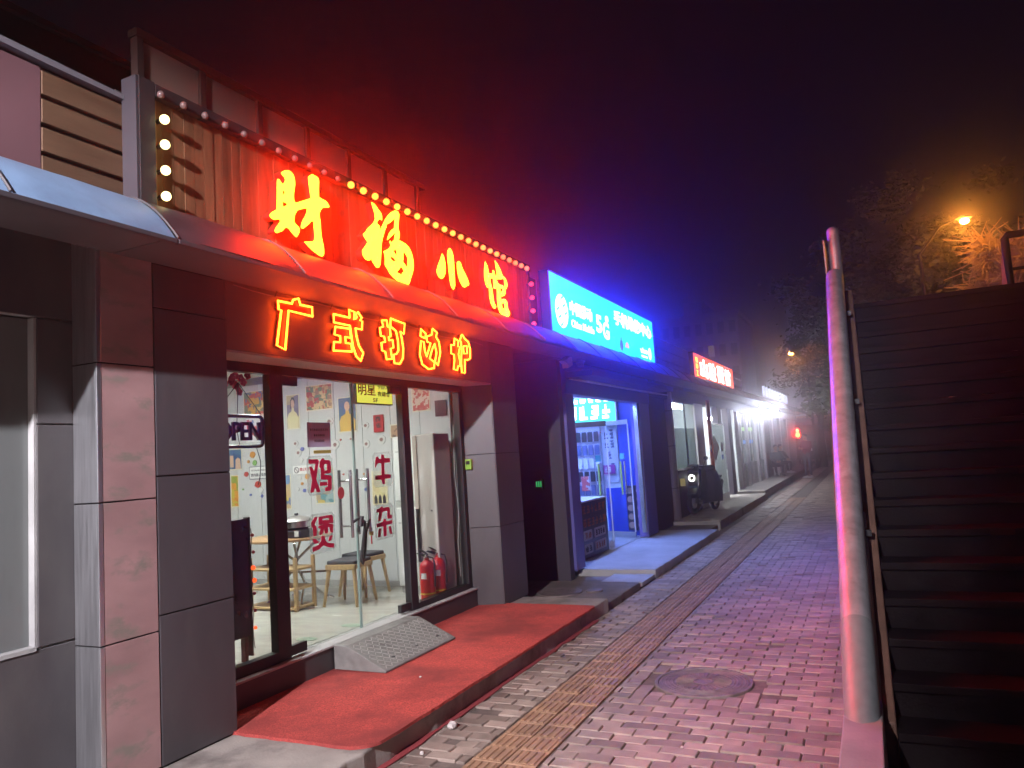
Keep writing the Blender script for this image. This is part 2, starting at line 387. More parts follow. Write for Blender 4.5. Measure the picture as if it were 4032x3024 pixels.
SIGN=[[[(3.729,3.608),(3.743,3.623),(3.764,3.636),(3.794,3.646),(3.818,3.647),(3.838,3.639),(3.852,3.622),(3.859,3.596),(3.859,3.562),(3.848,3.52),(3.842,3.488),(3.843,3.455),(3.854,3.441),(3.869,3.444),(3.929,3.475),(4.015,3.517),(4.012,3.543),(4.006,3.581),(4.001,3.623),(3.997,3.665),(4.019,3.684),(4.039,3.699),(4.058,3.696),(4.087,3.696),(4.103,3.69),(4.11,3.67),(4.105,3.624),(4.101,3.551),(4.137,3.546),(4.173,3.544),(4.196,3.533),(4.212,3.515),(4.204,3.502),(4.167,3.493),(4.136,3.482),(4.115,3.459),(4.1,3.431),(4.1,3.404),(4.108,3.375),(4.108,3.331),(4.11,3.283),(4.118,3.245),(4.128,3.212),(4.133,3.177),(4.131,3.142),(4.114,3.125),(4.091,3.122),(4.059,3.13),(4.009,3.145),(3.969,3.164),(3.943,3.18),(3.931,3.188),(3.962,3.196),(4.019,3.21),(4.034,3.223),(4.04,3.257),(4.038,3.291),(4.035,3.325),(4.034,3.354),(4.022,3.357),(4.005,3.348),(3.982,3.323),(3.949,3.297),(3.927,3.28),(3.905,3.277),(3.904,3.292),(3.914,3.318),(3.927,3.341),(3.95,3.371),(3.968,3.408),(3.972,3.429),(3.96,3.431),(3.925,3.416),(3.888,3.401),(3.866,3.384),(3.846,3.354),(3.837,3.321),(3.836,3.302),(3.852,3.289),(3.878,3.277),(3.888,3.265),(3.882,3.24),(3.866,3.215),(3.853,3.201),(3.835,3.207),(3.807,3.225),(3.779,3.244),(3.76,3.244),(3.743,3.235),(3.719,3.21),(3.693,3.197),(3.67,3.184),(3.651,3.189),(3.652,3.203),(3.667,3.226),(3.687,3.249),(3.707,3.275),(3.695,3.282),(3.678,3.28),(3.663,3.271),(3.644,3.267),(3.622,3.273),(3.608,3.284),(3.615,3.3),(3.635,3.317),(3.672,3.341),(3.678,3.37),(3.682,3.429),(3.685,3.488),(3.688,3.535),(3.692,3.555),(3.706,3.557),(3.717,3.548),(3.73,3.535),(3.742,3.536),(3.76,3.555),(3.767,3.572),(3.759,3.588),(3.739,3.597)],[(3.736,3.489),(3.748,3.492),(3.76,3.483),(3.75,3.47),(3.739,3.458),(3.736,3.474)],[(3.731,3.413),(3.753,3.414),(3.776,3.41),(3.772,3.399),(3.748,3.385),(3.733,3.379)]],[[(4.731,3.693),(4.763,3.691),(4.792,3.679),(4.819,3.657),(4.851,3.641),(4.865,3.618),(4.863,3.581),(4.836,3.584),(4.812,3.57),(4.785,3.536),(4.809,3.533),(4.827,3.522),(4.834,3.488),(4.866,3.541),(4.904,3.596),(4.95,3.645),(5.0,3.686),(5.058,3.715),(5.098,3.718),(5.115,3.699),(5.11,3.664),(5.098,3.619),(5.093,3.571),(5.106,3.532),(5.103,3.503),(5.087,3.472),(5.133,3.471),(5.189,3.463),(5.237,3.445),(5.268,3.414),(5.286,3.38),(5.296,3.334),(5.294,3.286),(5.276,3.235),(5.242,3.181),(5.221,3.14),(5.189,3.11),(5.156,3.104),(5.108,3.107),(5.045,3.121),(4.984,3.137),(4.94,3.16),(4.904,3.194),(4.875,3.219),(4.88,3.279),(4.876,3.305),(4.864,3.328),(4.91,3.35),(4.946,3.372),(4.968,3.398),(4.965,3.411),(4.953,3.426),(4.964,3.439),(4.984,3.425),(5.003,3.445),(5.024,3.459),(5.032,3.491),(5.048,3.525),(5.016,3.505),(4.966,3.466),(4.923,3.433),(4.928,3.452),(4.953,3.495),(4.987,3.531),(5.033,3.56),(5.038,3.599),(5.048,3.641),(5.037,3.64),(5.01,3.617),(4.968,3.586),(4.924,3.563),(4.92,3.541),(4.9,3.513),(4.879,3.472),(4.856,3.426),(4.842,3.387),(4.833,3.34),(4.827,3.298),(4.818,3.247),(4.808,3.206),(4.792,3.184),(4.773,3.175),(4.751,3.176),(4.731,3.194),(4.707,3.211),(4.697,3.231),(4.672,3.214),(4.643,3.208),(4.616,3.213),(4.593,3.23),(4.584,3.254),(4.583,3.275),(4.616,3.308),(4.658,3.354),(4.632,3.373),(4.612,3.39),(4.603,3.406),(4.632,3.427),(4.667,3.468),(4.708,3.499),(4.747,3.533),(4.77,3.566),(4.768,3.61),(4.749,3.649)],[(5.041,3.384),(5.052,3.359),(5.054,3.332),(5.021,3.343),(5.002,3.364)],[(4.959,3.309),(4.999,3.306),(5.04,3.286),(4.988,3.273),(4.958,3.286)],[(5.147,3.379),(5.17,3.384),(5.197,3.365),(5.211,3.34),(5.197,3.259),(5.168,3.277),(5.133,3.3),(5.143,3.335)],[(5.101,3.254),(5.128,3.241),(5.146,3.215),(5.121,3.207),(5.108,3.183),(5.067,3.187),(5.032,3.192),(5.07,3.22)]],[[(5.786,3.512),(5.811,3.498),(5.83,3.451),(5.836,3.394),(5.824,3.334),(5.788,3.289),(5.749,3.269),(5.708,3.277),(5.678,3.306),(5.675,3.336),(5.702,3.386),(5.745,3.446)],[(5.93,3.596),(5.964,3.584),(5.989,3.543),(5.997,3.479),(5.994,3.4),(5.995,3.322),(5.992,3.249),(5.959,3.206),(5.923,3.224),(5.903,3.272),(5.894,3.354),(5.885,3.443),(5.881,3.52),(5.897,3.569)],[(6.091,3.506),(6.123,3.499),(6.147,3.457),(6.193,3.413),(6.242,3.368),(6.27,3.319),(6.259,3.302),(6.226,3.292),(6.182,3.268),(6.136,3.271),(6.094,3.307),(6.067,3.355),(6.051,3.418),(6.056,3.485)]],[[(6.644,3.618),(6.688,3.581),(6.711,3.507),(6.795,3.519),(6.809,3.562),(6.832,3.559),(6.857,3.513),(6.895,3.52),(6.89,3.578),(6.869,3.676),(6.932,3.645),(6.99,3.598),(7.028,3.546),(7.095,3.529),(7.132,3.49),(7.13,3.445),(7.091,3.408),(7.07,3.412),(7.074,3.361),(7.041,3.329),(6.956,3.308),(6.957,3.278),(7.045,3.295),(7.1,3.276),(7.106,3.202),(7.152,3.171),(7.148,3.141),(7.101,3.112),(7.034,3.11),(6.946,3.119),(6.907,3.132),(6.874,3.182),(6.866,3.267),(6.878,3.378),(6.805,3.366),(6.801,3.415),(6.803,3.467),(6.766,3.475),(6.731,3.446),(6.741,3.404),(6.767,3.352),(6.777,3.274),(6.792,3.212),(6.831,3.182),(6.807,3.157),(6.761,3.157),(6.713,3.2),(6.691,3.267),(6.696,3.361),(6.656,3.348),(6.624,3.383),(6.603,3.45),(6.614,3.537)],[(6.876,3.476),(6.926,3.489),(6.983,3.497),(7.061,3.518),(7.069,3.464),(7.054,3.417),(7.008,3.438),(6.95,3.431),(6.903,3.441)],[(6.952,3.391),(6.995,3.408),(7.012,3.387),(6.989,3.365),(6.948,3.361)],[(6.967,3.232),(7.03,3.253),(7.038,3.195),(6.976,3.184)]]]
NEON=[[[(3.811,2.78),(3.948,2.782),(3.959,2.81),(4.014,2.829),(4.031,2.787),(4.152,2.788),(4.154,2.722),(3.911,2.728),(3.864,2.454),(3.787,2.476),(3.841,2.721),(3.817,2.721)]],[[(4.388,2.773),(4.578,2.772),(4.576,2.834),(4.642,2.825),(4.631,2.762),(4.656,2.777),(4.67,2.794),(4.652,2.803),(4.685,2.831),(4.731,2.791),(4.705,2.768),(4.735,2.765),(4.724,2.698),(4.644,2.699),(4.652,2.639),(4.677,2.566),(4.729,2.514),(4.693,2.45),(4.64,2.479),(4.604,2.551),(4.591,2.617),(4.579,2.71),(4.389,2.711)],[(4.404,2.68),(4.572,2.686),(4.582,2.616),(4.514,2.616),(4.517,2.571),(4.582,2.571),(4.589,2.512),(4.37,2.498),(4.38,2.564),(4.453,2.568),(4.456,2.616),(4.389,2.62)]],[[(4.998,2.808),(5.067,2.818),(5.077,2.766),(5.107,2.762),(5.112,2.689),(5.083,2.681),(5.088,2.654),(5.137,2.663),(5.146,2.599),(5.103,2.586),(5.116,2.502),(5.04,2.491),(5.025,2.554),(4.984,2.558),(4.976,2.621),(5.031,2.635),(5.021,2.678),(4.974,2.677),(4.966,2.744),(5.014,2.758)],[(5.125,2.842),(5.332,2.824),(5.309,2.733),(5.259,2.748),(5.276,2.687),(5.29,2.605),(5.275,2.52),(5.227,2.471),(5.149,2.468),(5.141,2.541),(5.184,2.549),(5.215,2.581),(5.216,2.664),(5.194,2.744),(5.146,2.763),(5.116,2.775)]],[[(5.585,2.809),(5.663,2.779),(5.65,2.734),(5.571,2.746)],[(5.784,2.839),(5.858,2.812),(5.836,2.768),(5.884,2.728),(5.899,2.63),(5.843,2.508),(5.795,2.535),(5.83,2.623),(5.804,2.702),(5.756,2.643),(5.706,2.559),(5.786,2.53),(5.772,2.476),(5.679,2.46),(5.578,2.495),(5.546,2.579),(5.575,2.703),(5.622,2.7),(5.631,2.622),(5.658,2.572),(5.687,2.619),(5.737,2.703),(5.68,2.706),(5.676,2.754),(5.761,2.778)]],[[(6.178,2.794),(6.251,2.778),(6.235,2.719),(6.273,2.723),(6.235,2.644),(6.26,2.579),(6.254,2.532),(6.212,2.528),(6.198,2.49),(6.125,2.493),(6.153,2.58),(6.15,2.636),(6.096,2.64),(6.105,2.725),(6.16,2.726)],[(6.327,2.854),(6.38,2.812),(6.447,2.79),(6.477,2.715),(6.466,2.626),(6.414,2.607),(6.355,2.607),(6.339,2.472),(6.281,2.472),(6.28,2.572),(6.304,2.698),(6.304,2.774),(6.28,2.786)],[(6.342,2.735),(6.412,2.747),(6.412,2.67),(6.343,2.663)]]]
STICK=[[[(4.467,1.718),(4.568,1.717),(4.584,1.7),(4.542,1.571),(4.588,1.466),(4.546,1.467),(4.527,1.505),(4.511,1.469),(4.472,1.469),(4.499,1.56),(4.472,1.663),(4.502,1.661),(4.524,1.623),(4.542,1.683),(4.467,1.686)],[(4.618,1.72),(4.645,1.722),(4.643,1.708),(4.701,1.706),(4.722,1.691),(4.719,1.609),(4.694,1.602),(4.644,1.604),(4.639,1.593),(4.708,1.588),(4.726,1.575),(4.72,1.48),(4.701,1.467),(4.644,1.467),(4.644,1.497),(4.677,1.498),(4.68,1.554),(4.599,1.559),(4.603,1.648),(4.586,1.653),(4.592,1.693)],[(4.642,1.677),(4.679,1.676),(4.678,1.626),(4.639,1.625)],[(4.586,1.541),(4.668,1.538),(4.667,1.51),(4.586,1.512)]],[[(4.511,1.283),(4.542,1.282),(4.503,1.222),(4.524,1.215),(4.523,1.145),(4.488,1.14),(4.485,1.208),(4.47,1.21),(4.469,1.247)],[(4.556,1.279),(4.703,1.282),(4.721,1.267),(4.721,1.217),(4.655,1.219),(4.719,1.208),(4.716,1.144),(4.687,1.147),(4.672,1.19),(4.657,1.191),(4.654,1.145),(4.618,1.147),(4.614,1.191),(4.59,1.143),(4.554,1.145),(4.571,1.192),(4.546,1.195),(4.548,1.21),(4.612,1.22),(4.552,1.219)],[(4.597,1.261),(4.672,1.26),(4.673,1.246),(4.597,1.249)],[(4.578,1.133),(4.614,1.131),(4.622,1.095),(4.646,1.074),(4.722,1.059),(4.72,1.027),(4.672,1.033),(4.595,1.062),(4.544,1.037),(4.475,1.029),(4.473,1.058),(4.539,1.07),(4.572,1.093)],[(4.477,1.123),(4.511,1.119),(4.527,1.103),(4.558,1.094),(4.519,1.084),(4.492,1.089)],[(4.671,1.122),(4.711,1.123),(4.69,1.087),(4.655,1.084)]],[[(5.326,1.713),(5.358,1.712),(5.356,1.696),(5.397,1.694),(5.399,1.728),(5.44,1.727),(5.438,1.698),(5.525,1.694),(5.523,1.659),(5.438,1.657),(5.434,1.557),(5.528,1.553),(5.522,1.519),(5.439,1.519),(5.435,1.473),(5.399,1.476),(5.386,1.514),(5.296,1.517),(5.298,1.55),(5.393,1.554),(5.397,1.647),(5.377,1.657),(5.345,1.658),(5.302,1.618),(5.307,1.674)]],[[(5.351,1.284),(5.387,1.285),(5.388,1.271),(5.464,1.274),(5.487,1.26),(5.487,1.203),(5.52,1.2),(5.517,1.171),(5.459,1.173),(5.446,1.186),(5.453,1.242),(5.375,1.24),(5.345,1.166),(5.309,1.167),(5.331,1.239),(5.293,1.241),(5.295,1.268),(5.35,1.273)],[(5.384,1.178),(5.421,1.176),(5.421,1.155),(5.516,1.155),(5.516,1.124),(5.426,1.124),(5.423,1.031),(5.382,1.032),(5.381,1.115),(5.289,1.118),(5.289,1.146),(5.382,1.155)],[(5.312,1.102),(5.348,1.1),(5.334,1.032),(5.297,1.034)],[(5.458,1.106),(5.491,1.105),(5.508,1.039),(5.477,1.04)]]]
# ================================================================== SETTING
struct('ground', MB().box(-160, 200, -60, 300, -0.3, -0.1), asphalt)
# ------------------------------------------------------------------ pavement
side = MB().box(-2.75, 6.5, -9.0, 60, -0.25, -0.014).build('pavement', mortar)
tag(side, kind='structure')
def paver_mesh(lx, ly):
    return MB().box(-lx/2, lx/2, -ly/2, ly/2, -0.05, 0, bv=0.004)
MH = (-1.22, 5.38)
bricks = []   # (x, y, length in x, length in y)
PX0, PX1, PY0, PY1 = -1.625, -0.815, 4.972, 5.8
row = 0; y = 3.02
while y < 52:
    x = -2.75 + (0.104 if row % 2 else 0.0)
    while x < 0.4:
        segs = [(x, x+0.198)]
        for (c0, c1) in ((-2.176, -1.762),) + (((PX0, PX1),) if PY0 < y < PY1 else ()):
            ns = []
            for (p, q) in segs:
                if q <= c0 or p >= c1: ns.append((p, q)); continue
                if p < c0: ns.append((p, c0-0.004))
                if q > c1: ns.append((c1+0.004, q))
            segs = ns
        for (p, q) in segs:
            p = max(p, -2.598); q = min(q, -0.12)
            if q-p > 0.018: bricks.append(((p+q)/2, y, q-p, 0.1))
        x += 0.2055
    y += 0.1035; row += 1
for i in range(8):            # relaid patch round the manhole, bricks turned and cut to the rim
    xx = PX0 + 0.002 + (i+.5)*(PX1-PX0)/8
    dx = abs(xx-MH[0]); h = math.sqrt(max(0, 0.338**2 - max(0, dx-0.05)**2))
    st = PY0 - 0.05 - (0.1 if i % 2 else 0)
    while st < PY1:
        p, q = max(st, PY0+.002-.05), min(st+0.198, PY1-.05)
        for (c, d) in ((p, min(q, MH[1]-h)), (max(p, MH[1]+h), q)) if h > 0 and q > MH[1]-h and p < MH[1]+h else ((p, q),):
            if d-c > .02: bricks.append((xx, (c+d)/2, 0.097, d-c))
        st += 0.202
def size_of(b):
    q = proj((b[0], b[1], 0))
    if q is None or not (-0.03 < q[0] < 1.03 and q[1] < 1.04): return -1
    return b[2]*b[3]/b[1]**2
bricks.sort(key=lambda b: -size_of(b))
near = [b for b in bricks if size_of(b) > 0][:300]; far = bricks[300:]
pme = MB().box(-.5, .5, -.5, .5, -0.05, 0)
def bmesh_brick(lx, ly): return MB().box(-lx/2, lx/2, -ly/2, ly/2, -0.05, 0, bv=0.005).mesh('brick', pav)
pcache = {}
for k, (x, y, lx, ly) in enumerate(near):
    key = (round(lx, 2), round(ly, 2))
    if key not in pcache: pcache[key] = bmesh_brick(lx, ly)
    o = bpy.data.objects.new('brick', pcache[key]); COL.objects.link(o); o.parent = side
    o.matrix_parent_inverse = Matrix.Translation(-side.location)
    o.location = (x, y, random.uniform(-0.006, 0.003) - (.012 if random.random() < .03 else 0)); o.rotation_euler = (random.gauss(0, .012), random.gauss(0, .011), random.gauss(0, 0.014))
fb = MB()
for (x, y, lx, ly) in far:
    dz = random.uniform(-0.006, 0.003)
    if random.random() < .006: continue
    fb.box(x-lx/2, x+lx/2, y-ly/2, y+ly/2, -0.05, dz, bv=0.004 if y < 14 and min(lx, ly) > .03 else 0.0)
fo = fb.build('brick_field', pav, side); tag(fo, kind='stuff')
# tactile guide strip
tm = MB().box(-0.094, 0.094, -0.096, 0.096, -0.05, 0.0, bv=0.003)
for k in range(4):
    cx = -0.066 + k*0.044
    tm.box(cx-0.0115, cx+0.0115, -0.08, 0.08, -0.001, 0.0065, bv=0.003)
tme = tm.mesh('tactile_tile', tact)
for i in range(96):
    for cx in (-2.068, -1.87):
        o = bpy.data.objects.new('tactile_tile', tme); COL.objects.link(o); o.parent = side
        o.matrix_parent_inverse = Matrix.Translation(-side.location)
        o.location = (cx, 3.05 + i*0.197, random.uniform(-0.003, 0.003)); o.rotation_euler = (0, random.gauss(0, .004), random.gauss(0, 0.008))
# manhole
mh = thing('manhole_cover', 'round ribbed iron manhole cover set in the brick pavement', 'manhole cover', (MH[0], MH[1], 0))
iron = M('worn_iron', (0.2, 0.16, 0.15), 0.6, 0.25, var=(14, 0.35), bump=(90, 0.3), stain=(5, (0.25, 0.2, 0.18), 0.55, 0.75))
MB().lathe((MH[0], MH[1], -0.03), [(0.335, 0), (0.335, 0.028), (0.33, 0.034), (0.312, 0.034), (0.308, 0.02), (0.3, 0.0)], 48).build('rim', iron, mh)
MB().lathe((MH[0], MH[1], -0.04), [(0.305, 0), (0.305, 0.038), (0.3, 0.041)], 48).build('plate', iron, mh)
rb = MB()
for k in range(32):
    a = 2*math.pi*k/32; c, s_ = math.cos(a), math.sin(a)
    rb.cyl((MH[0]+c*.07, MH[1]+s_*.07, 0.001), (MH[0]+c*.19, MH[1]+s_*.19, 0.001), 0.003, 0.006, 6)
for r in (0.06, 0.21, 0.235, 0.26, 0.285):
    rb.tube([(MH[0]+r*math.cos(2*math.pi*k/40), MH[1]+r*math.sin(2*math.pi*k/40), 0.001) for k in range(40)], 0.004, 6, True)
rb.build('relief', iron, mh)
# ------------------------------------------------------------------ raised concrete steps in front of the shops
def slab(name, x0, x1, y0, y1, z, mat, seed=0):
    rnd = random.Random(seed); pts = []
    n = max(3, int((y1-y0)/0.12))
    for k in range(n+1): pts.append((x1 + rnd.gauss(0, 0.006), y0 + (y1-y0)*k/n))
    pts += [(x0, y1), (x0, y0)]
    o = MB().prism(pts, 'z', -0.12, z).build(name, mat, bevel=0.012)
    return tag(o, kind='structure')
slab('concrete_step', -3.95, -2.6, -8.0, 7.46, 0.13, concrete, 1)
slab('concrete_step', -4.3, -2.62, 7.465, 8.72, 0.07, concrete_d, 2)
slab('low_pad', -4.3, -2.68, 8.73, 9.41, 0.012, concrete_d, 9)
slab('phone_shop_step', -3.95, -2.62, 9.42, 13.78, 0.1, concrete_p, 3)
slab('low_pad', -4.3, -2.9, 13.79, 15.2, 0.03, concrete_d, 8)
slab('noodle_shop_step', -4.2, -2.85, 15.21, 22.6, 0.1, concrete, 4)
slab('end_shop_step', -4.2, -3.0, 23.4, 31.0, 0.12, concrete, 5)
slab('end_shop_step', -4.4, -3.05, 31.3, 46.0, 0.1, concrete_d, 6)
bx('loose_slab', concrete_p, None, -3.15, -2.62, 8.8, 9.38, 0.0, 0.05, bevel=0.006)['kind'] = 'structure'
small = thing('drain_cover', 'small round drain cover in the low concrete beside the red carpet', 'drain cover', (-3.35, 8.0, 0.075))
MB().lathe((-3.35, 8.0, 0.07), [(0.26, 0), (0.26, 0.012), (0.24, 0.016), (0.1, 0.012)], 32).build('lid', iron, small)
acc = thing('access_cover', 'little iron cap beside the round drain cover', 'drain cover', (-2.98, 8.12, 0.075))
MB().lathe((-2.98, 8.12, 0.07), [(0.1, 0), (0.1, 0.014), (0.09, 0.018)], 24).build('lid', iron, acc)
# ------------------------------------------------------------------ carpet
def carpet():
    r = 0.16; x0, x1, y0, y1 = -3.8, -2.57, 3.36, 7.02
    out = [(x0, y0)]
    out += [(x1-r+r*math.sin(t), y0+r-r*math.cos(t)) for t in [R_(k*15) for k in range(7)]]
    out += [(x1-0.05+0.05*math.cos(t), y1-0.05+0.05*math.sin(t)) for t in [R_(k*30) for k in range(4)]]
    out += [(x0, y1)]
    dense = []
    for (p, q) in zip(out, out[1:]):
        m = max(1, int(math.hypot(q[0]-p[0], q[1]-p[1])/.05))
        dense += [(p[0]+(q[0]-p[0])*j/m + random.gauss(0, .0028), p[1]+(q[1]-p[1])*j/m + random.gauss(0, .0028)) for j in range(m)]
    out = dense + [out[-1]]
    n = len(out); cxx, cyy = -3.15, 5.2
    mb = MB()
    top = [(x, y, 0.149) for x, y in out]; bot = [(x, y, 0.131) for x, y in out]
    mb.add(bot + top, [tuple(range(n, 2*n))] + [(k, (k+1) % n, n+(k+1) % n, n+k) for k in range(n)])
    o = mb.build('carpet', carpet_m)
    return tag(o, 'red entrance carpet with rounded corner laid on the step before the restaurant', 'carpet')
carpet()
stp = MB()
for k in range(24):
    y = 3.1 + k*0.17
    stp.quad((-2.61, y, 0.004), (-2.565 + random.uniform(-.01, .012), y, 0.004), (-2.565 + random.uniform(-.01, .012), y+0.17, 0.004), (-2.61, y+0.17, 0.004))
tag(MB().prism([(-2.608, 3.05)] + [(-2.56 + random.uniform(-.012, .012), 3.05 + k*0.16) for k in range(26)] + [(-2.608, 7.05)], 'z', 0.002, 0.007).build('red_strip', M('strip_red', (0.3, 0.04, 0.045), 0.95, var=(120, 0.4))), 'narrow faded strip of red carpet along the foot of the step', 'carpet strip')  # dark red strip with an uneven outer edge at the step foot
# kerb face darker paint strip on the step front
# ================================================================== LEFT NEIGHBOUR (dark tiled wall with niche window)
lb = thing('left_shop', 'dark tiled shopfront at left with recessed grey window and steel clad pillar', 'building', (-3.7, 1.0, 0.13))
bx('wall_core', joint_l, lb, -4.6, -3.735, -8.0, 2.62, 0.13, 0.86)
bx('wall_core', joint_l, lb, -4.6, -3.735, -8.0, 2.62, 2.5, 3.0)
bx('wall_core', joint_l, lb, -4.6, -3.735, 2.345, 2.62, 0.86, 2.5)
for (y0, y1, z0, z1) in ((-8.0, 1.4, 2.5, 3.0), (1.408, 2.62, 2.5, 3.0), (2.345, 2.62, 1.96, 2.492), (2.345, 2.62, 0.875, 1.952), (-8.0, 1.4, 0.14, 0.865), (1.408, 2.62, 0.14, 0.865)):
    bx('wall_tile', charcoal, lb, -3.735, -3.722, y0, y1, z0, z1, bevel=0.003)
wf = bx('window_reveal', concrete_p, lb, -3.79, -3.73, 2.331, 2.344, 0.875, 2.49)
bx('window_sill', concrete_p, lb, -3.8, -3.715, -3.0, 2.33, 0.862, 0.882)
wnd = bx('window', M('grey_window', (0.17, 0.18, 0.176), 0.2, var=(1.5, 0.07), stain=(9, (0.14, 0.148, 0.146), 0.5, 0.7), stretch=(1, 1, .3)), lb, -3.82, -3.775, -3.0, 2.33, 0.883, 2.49)
bx('mullion', alu, lb, -3.774, -3.76, 0.8, 0.84, 0.883, 2.49)
# pillar: steel side, front panels coloured by the reflected red street
pz = (0.14, 0.838, 1.545, 2.262, 2.935)
bx('pillar_core', dark_m, lb, -3.72, -3.545, 2.54, 2.862, 0.13, 2.93)
for a, b in zip(pz[:-1], pz[1:]):
    bx('front_panel', pink_reflect, lb, -3.543, -3.53, 2.553, 2.865, a+0.004, b-0.004, bevel=0.002)
    bx('side_panel', brushed, lb, -3.72, -3.543, 2.527, 2.54, a+0.004, b-0.004, bevel=0.002)
    bx('corner_strip', brushed, lb, -3.543, -3.528, 2.525, 2.552, a+0.004, b-0.004, bevel=0.003)
# header band under the awning
for y0, y1 in ((-8.0, 1.05), (1.06, 1.95), (1.96, 2.85)):
    bx('header_panel', M('grey_band', (0.22, 0.215, 0.225), 0.5, var=(3, 0.15)), lb, -3.72, -3.5, y0, y1, 2.95, 3.09)
# sign of the left shop: four horizontal boards and a painted end panel with a pale coping
ls = thing('plank_sign', 'horizontal brown boards and pink end panel above the left awning', 'sign', (-3.5, 2.2, 3.1))
for k in range(4):
    bx('board', plank_h, ls, -3.53, -3.5, 2.235, 2.72, 3.13 + k*0.145, 3.13 + k*0.145 + 0.122, bevel=0.004)
bx('backing', M('dark_backing', (0.09, 0.06, 0.07), 0.8), ls, -3.6, -3.535, 1.0, 2.72, 3.1, 3.72)
bx('end_panel', M('pink_board', (0.16, 0.075, 0.085), 0.6, var=(2, 0.1)), ls, -3.534, -3.505, 1.0, 2.23, 3.12, 3.7)
cp = MB()
cp.prism([(1.0, 3.72), (1.9, 3.735), (2.25, 3.72), (2.5, 3.715), (2.72, 3.71), (2.72, 3.735), (2.5, 3.745), (2.2, 3.755), (1.9, 3.765), (1.0, 3.75)], 'x', -3.62, -3.48)
cp.build('coping', M('pale_metal', (0.18, 0.165, 0.185), 0.5), ls)
rear = thing('rear_building', 'dark upper wall of the building behind the left shop', 'building', (-8, 0, 0))
bx('wall', M('dark_render', (0.016, 0.013, 0.015), 0.9, var=(1.5, 0.2)), rear, -9.5, -5.2, -8, 4.05, 0, 5.0)
bx('roof_edge', M('roof_edge', (0.03, 0.025, 0.028), 0.8), rear, -9.6, -5.15, -8.1, 4.1, 5.0, 5.05)
# ================================================================== AWNINGS
awn_blue = M('blue_awning_sheet', (0.2, 0.3, 0.46), 0.4, var=(4, .12), bump=(5, .25), stain=(2.5, (.13, .19, .3), .5, .8))
awn_spill = M('blue_spill_awning', (0.075, 0.08, 0.2), 0.4, var=(4, .15), bump=(5, .25), stain=(2.5, (.05, .05, .12), .5, .8))  # blue glow round the lightbox is put into the sheet colour
AWP = 1.75
def awning(label, y0, y1, n, seed=0, sheet_m=awn_m):
    t = thing('awning', label, 'awning', (-3.3, (y0+y1)/2, 2.84), 'curved awnings over the shopfronts')
    rnd = random.Random(seed); w = (y1-y0)/n
    for k in range(n):
        a, b = y0+k*w, y0+(k+1)*w-0.006
        mb = MB(); cols = []; m = 7; q = 10
        bul = rnd.uniform(-0.012, 0.022)
        ph = rnd.uniform(0, 6)
        for j in range(m+1):
            yy = a + (b-a)*j/m; sg = math.sin(math.pi*j/m)*bul
            for i in range(q+1):
                tt = math.pi/2*i/q
                rr = 1 + sg*2 + 0.004*math.sin(ph+i*1.3+j*2.1)
                u = i/q
                cols.append((-3.43 + 0.385*u*rr, yy, 2.845 + 0.285*(1-u**AWP)*rr))
            cols.append((-3.05 + 0.01 + sg*.3, yy, 2.84))
        L = q+2; nv = len(cols)
        vs = cols + [(p[0]-0.006, p[1], p[2]-0.008) for p in cols]
        fs = []
        for j in range(m):
            for i in range(L-1):
                fs.append((j*L+i, j*L+i+1, (j+1)*L+i+1, (j+1)*L+i)); fs.append((nv+j*L+i, nv+(j+1)*L+i, nv+(j+1)*L+i+1, nv+j*L+i+1))
        mb.add(vs, fs)
        mb.build('sheet', sheet_m, t, smooth=True)
        rbm = MB()
        rbm.tube([(-3.43 + 0.389*i/q, a, 2.847+0.287*(1-(i/q)**AWP)) for i in range(q+1)] , 0.006, 6)
        rbm.build('seam', soffit_m, t)
    bx('soffit', soffit_m, t, -3.53, -3.075, y0, y1, 2.852, 2.862)
    bx('gutter', M('gutter', (0.06, 0.05, 0.058), 0.55), t, -3.068, -3.035, y0, y1, 2.815, 2.84, bevel=0.004)
    return t
awning('blue grey curved awning at far left beside the plank sign', 0.2, 2.62, 3, 1, awn_blue)
awning('long curved awning below the wooden restaurant sign, lit red', 2.63, 8.3, 6, 2)
awning('curved awning sheet below the cyan lightbox sign', 8.31, 14.6, 7, 3, awn_spill)
awning('curved awning sheet below the red noodle shop sign', 14.61, 23.6, 9, 4)
awning('farthest curved awning, below the small white letters', 23.61, 44.0, 16, 5)
# ================================================================== RESTAURANT BUILDING
rs = thing('restaurant', 'charcoal tiled restaurant front with glass doors under neon lettering', 'building', (-3.6, 5.2, 0.13))
WX = -3.53
# pier left of the opening: three tiles
bx('pier_core', joint_m, rs, -3.88, WX-0.013, 2.872, 3.385, 0.13, 2.86)
for a, b in ((0.14, 0.915), (0.92, 1.66), (1.665, 2.6), (2.605, 2.85)):
    bx('wall_tile', charcoal, rs, WX-0.013, WX, 2.874, 3.39, a, b-0.003, bevel=0.002)
bx('pier_reveal', charcoal, rs, -3.88, WX-0.013, 3.386, 3.396, 0.14, 2.4)
# fascia that carries the neon
bx('fascia', M('fascia_board', (0.13, 0.1, 0.1), 0.5, var=(2, 0.1)), rs, -3.87, WX, 3.393, 6.968, 2.415, 2.85)
bx('fascia_soffit', M('beige_soffit', (0.42, 0.33, 0.28), 0.6, var=(3, 0.1)), rs, -3.8, WX-0.004, 3.4, 6.966, 2.4, 2.414)
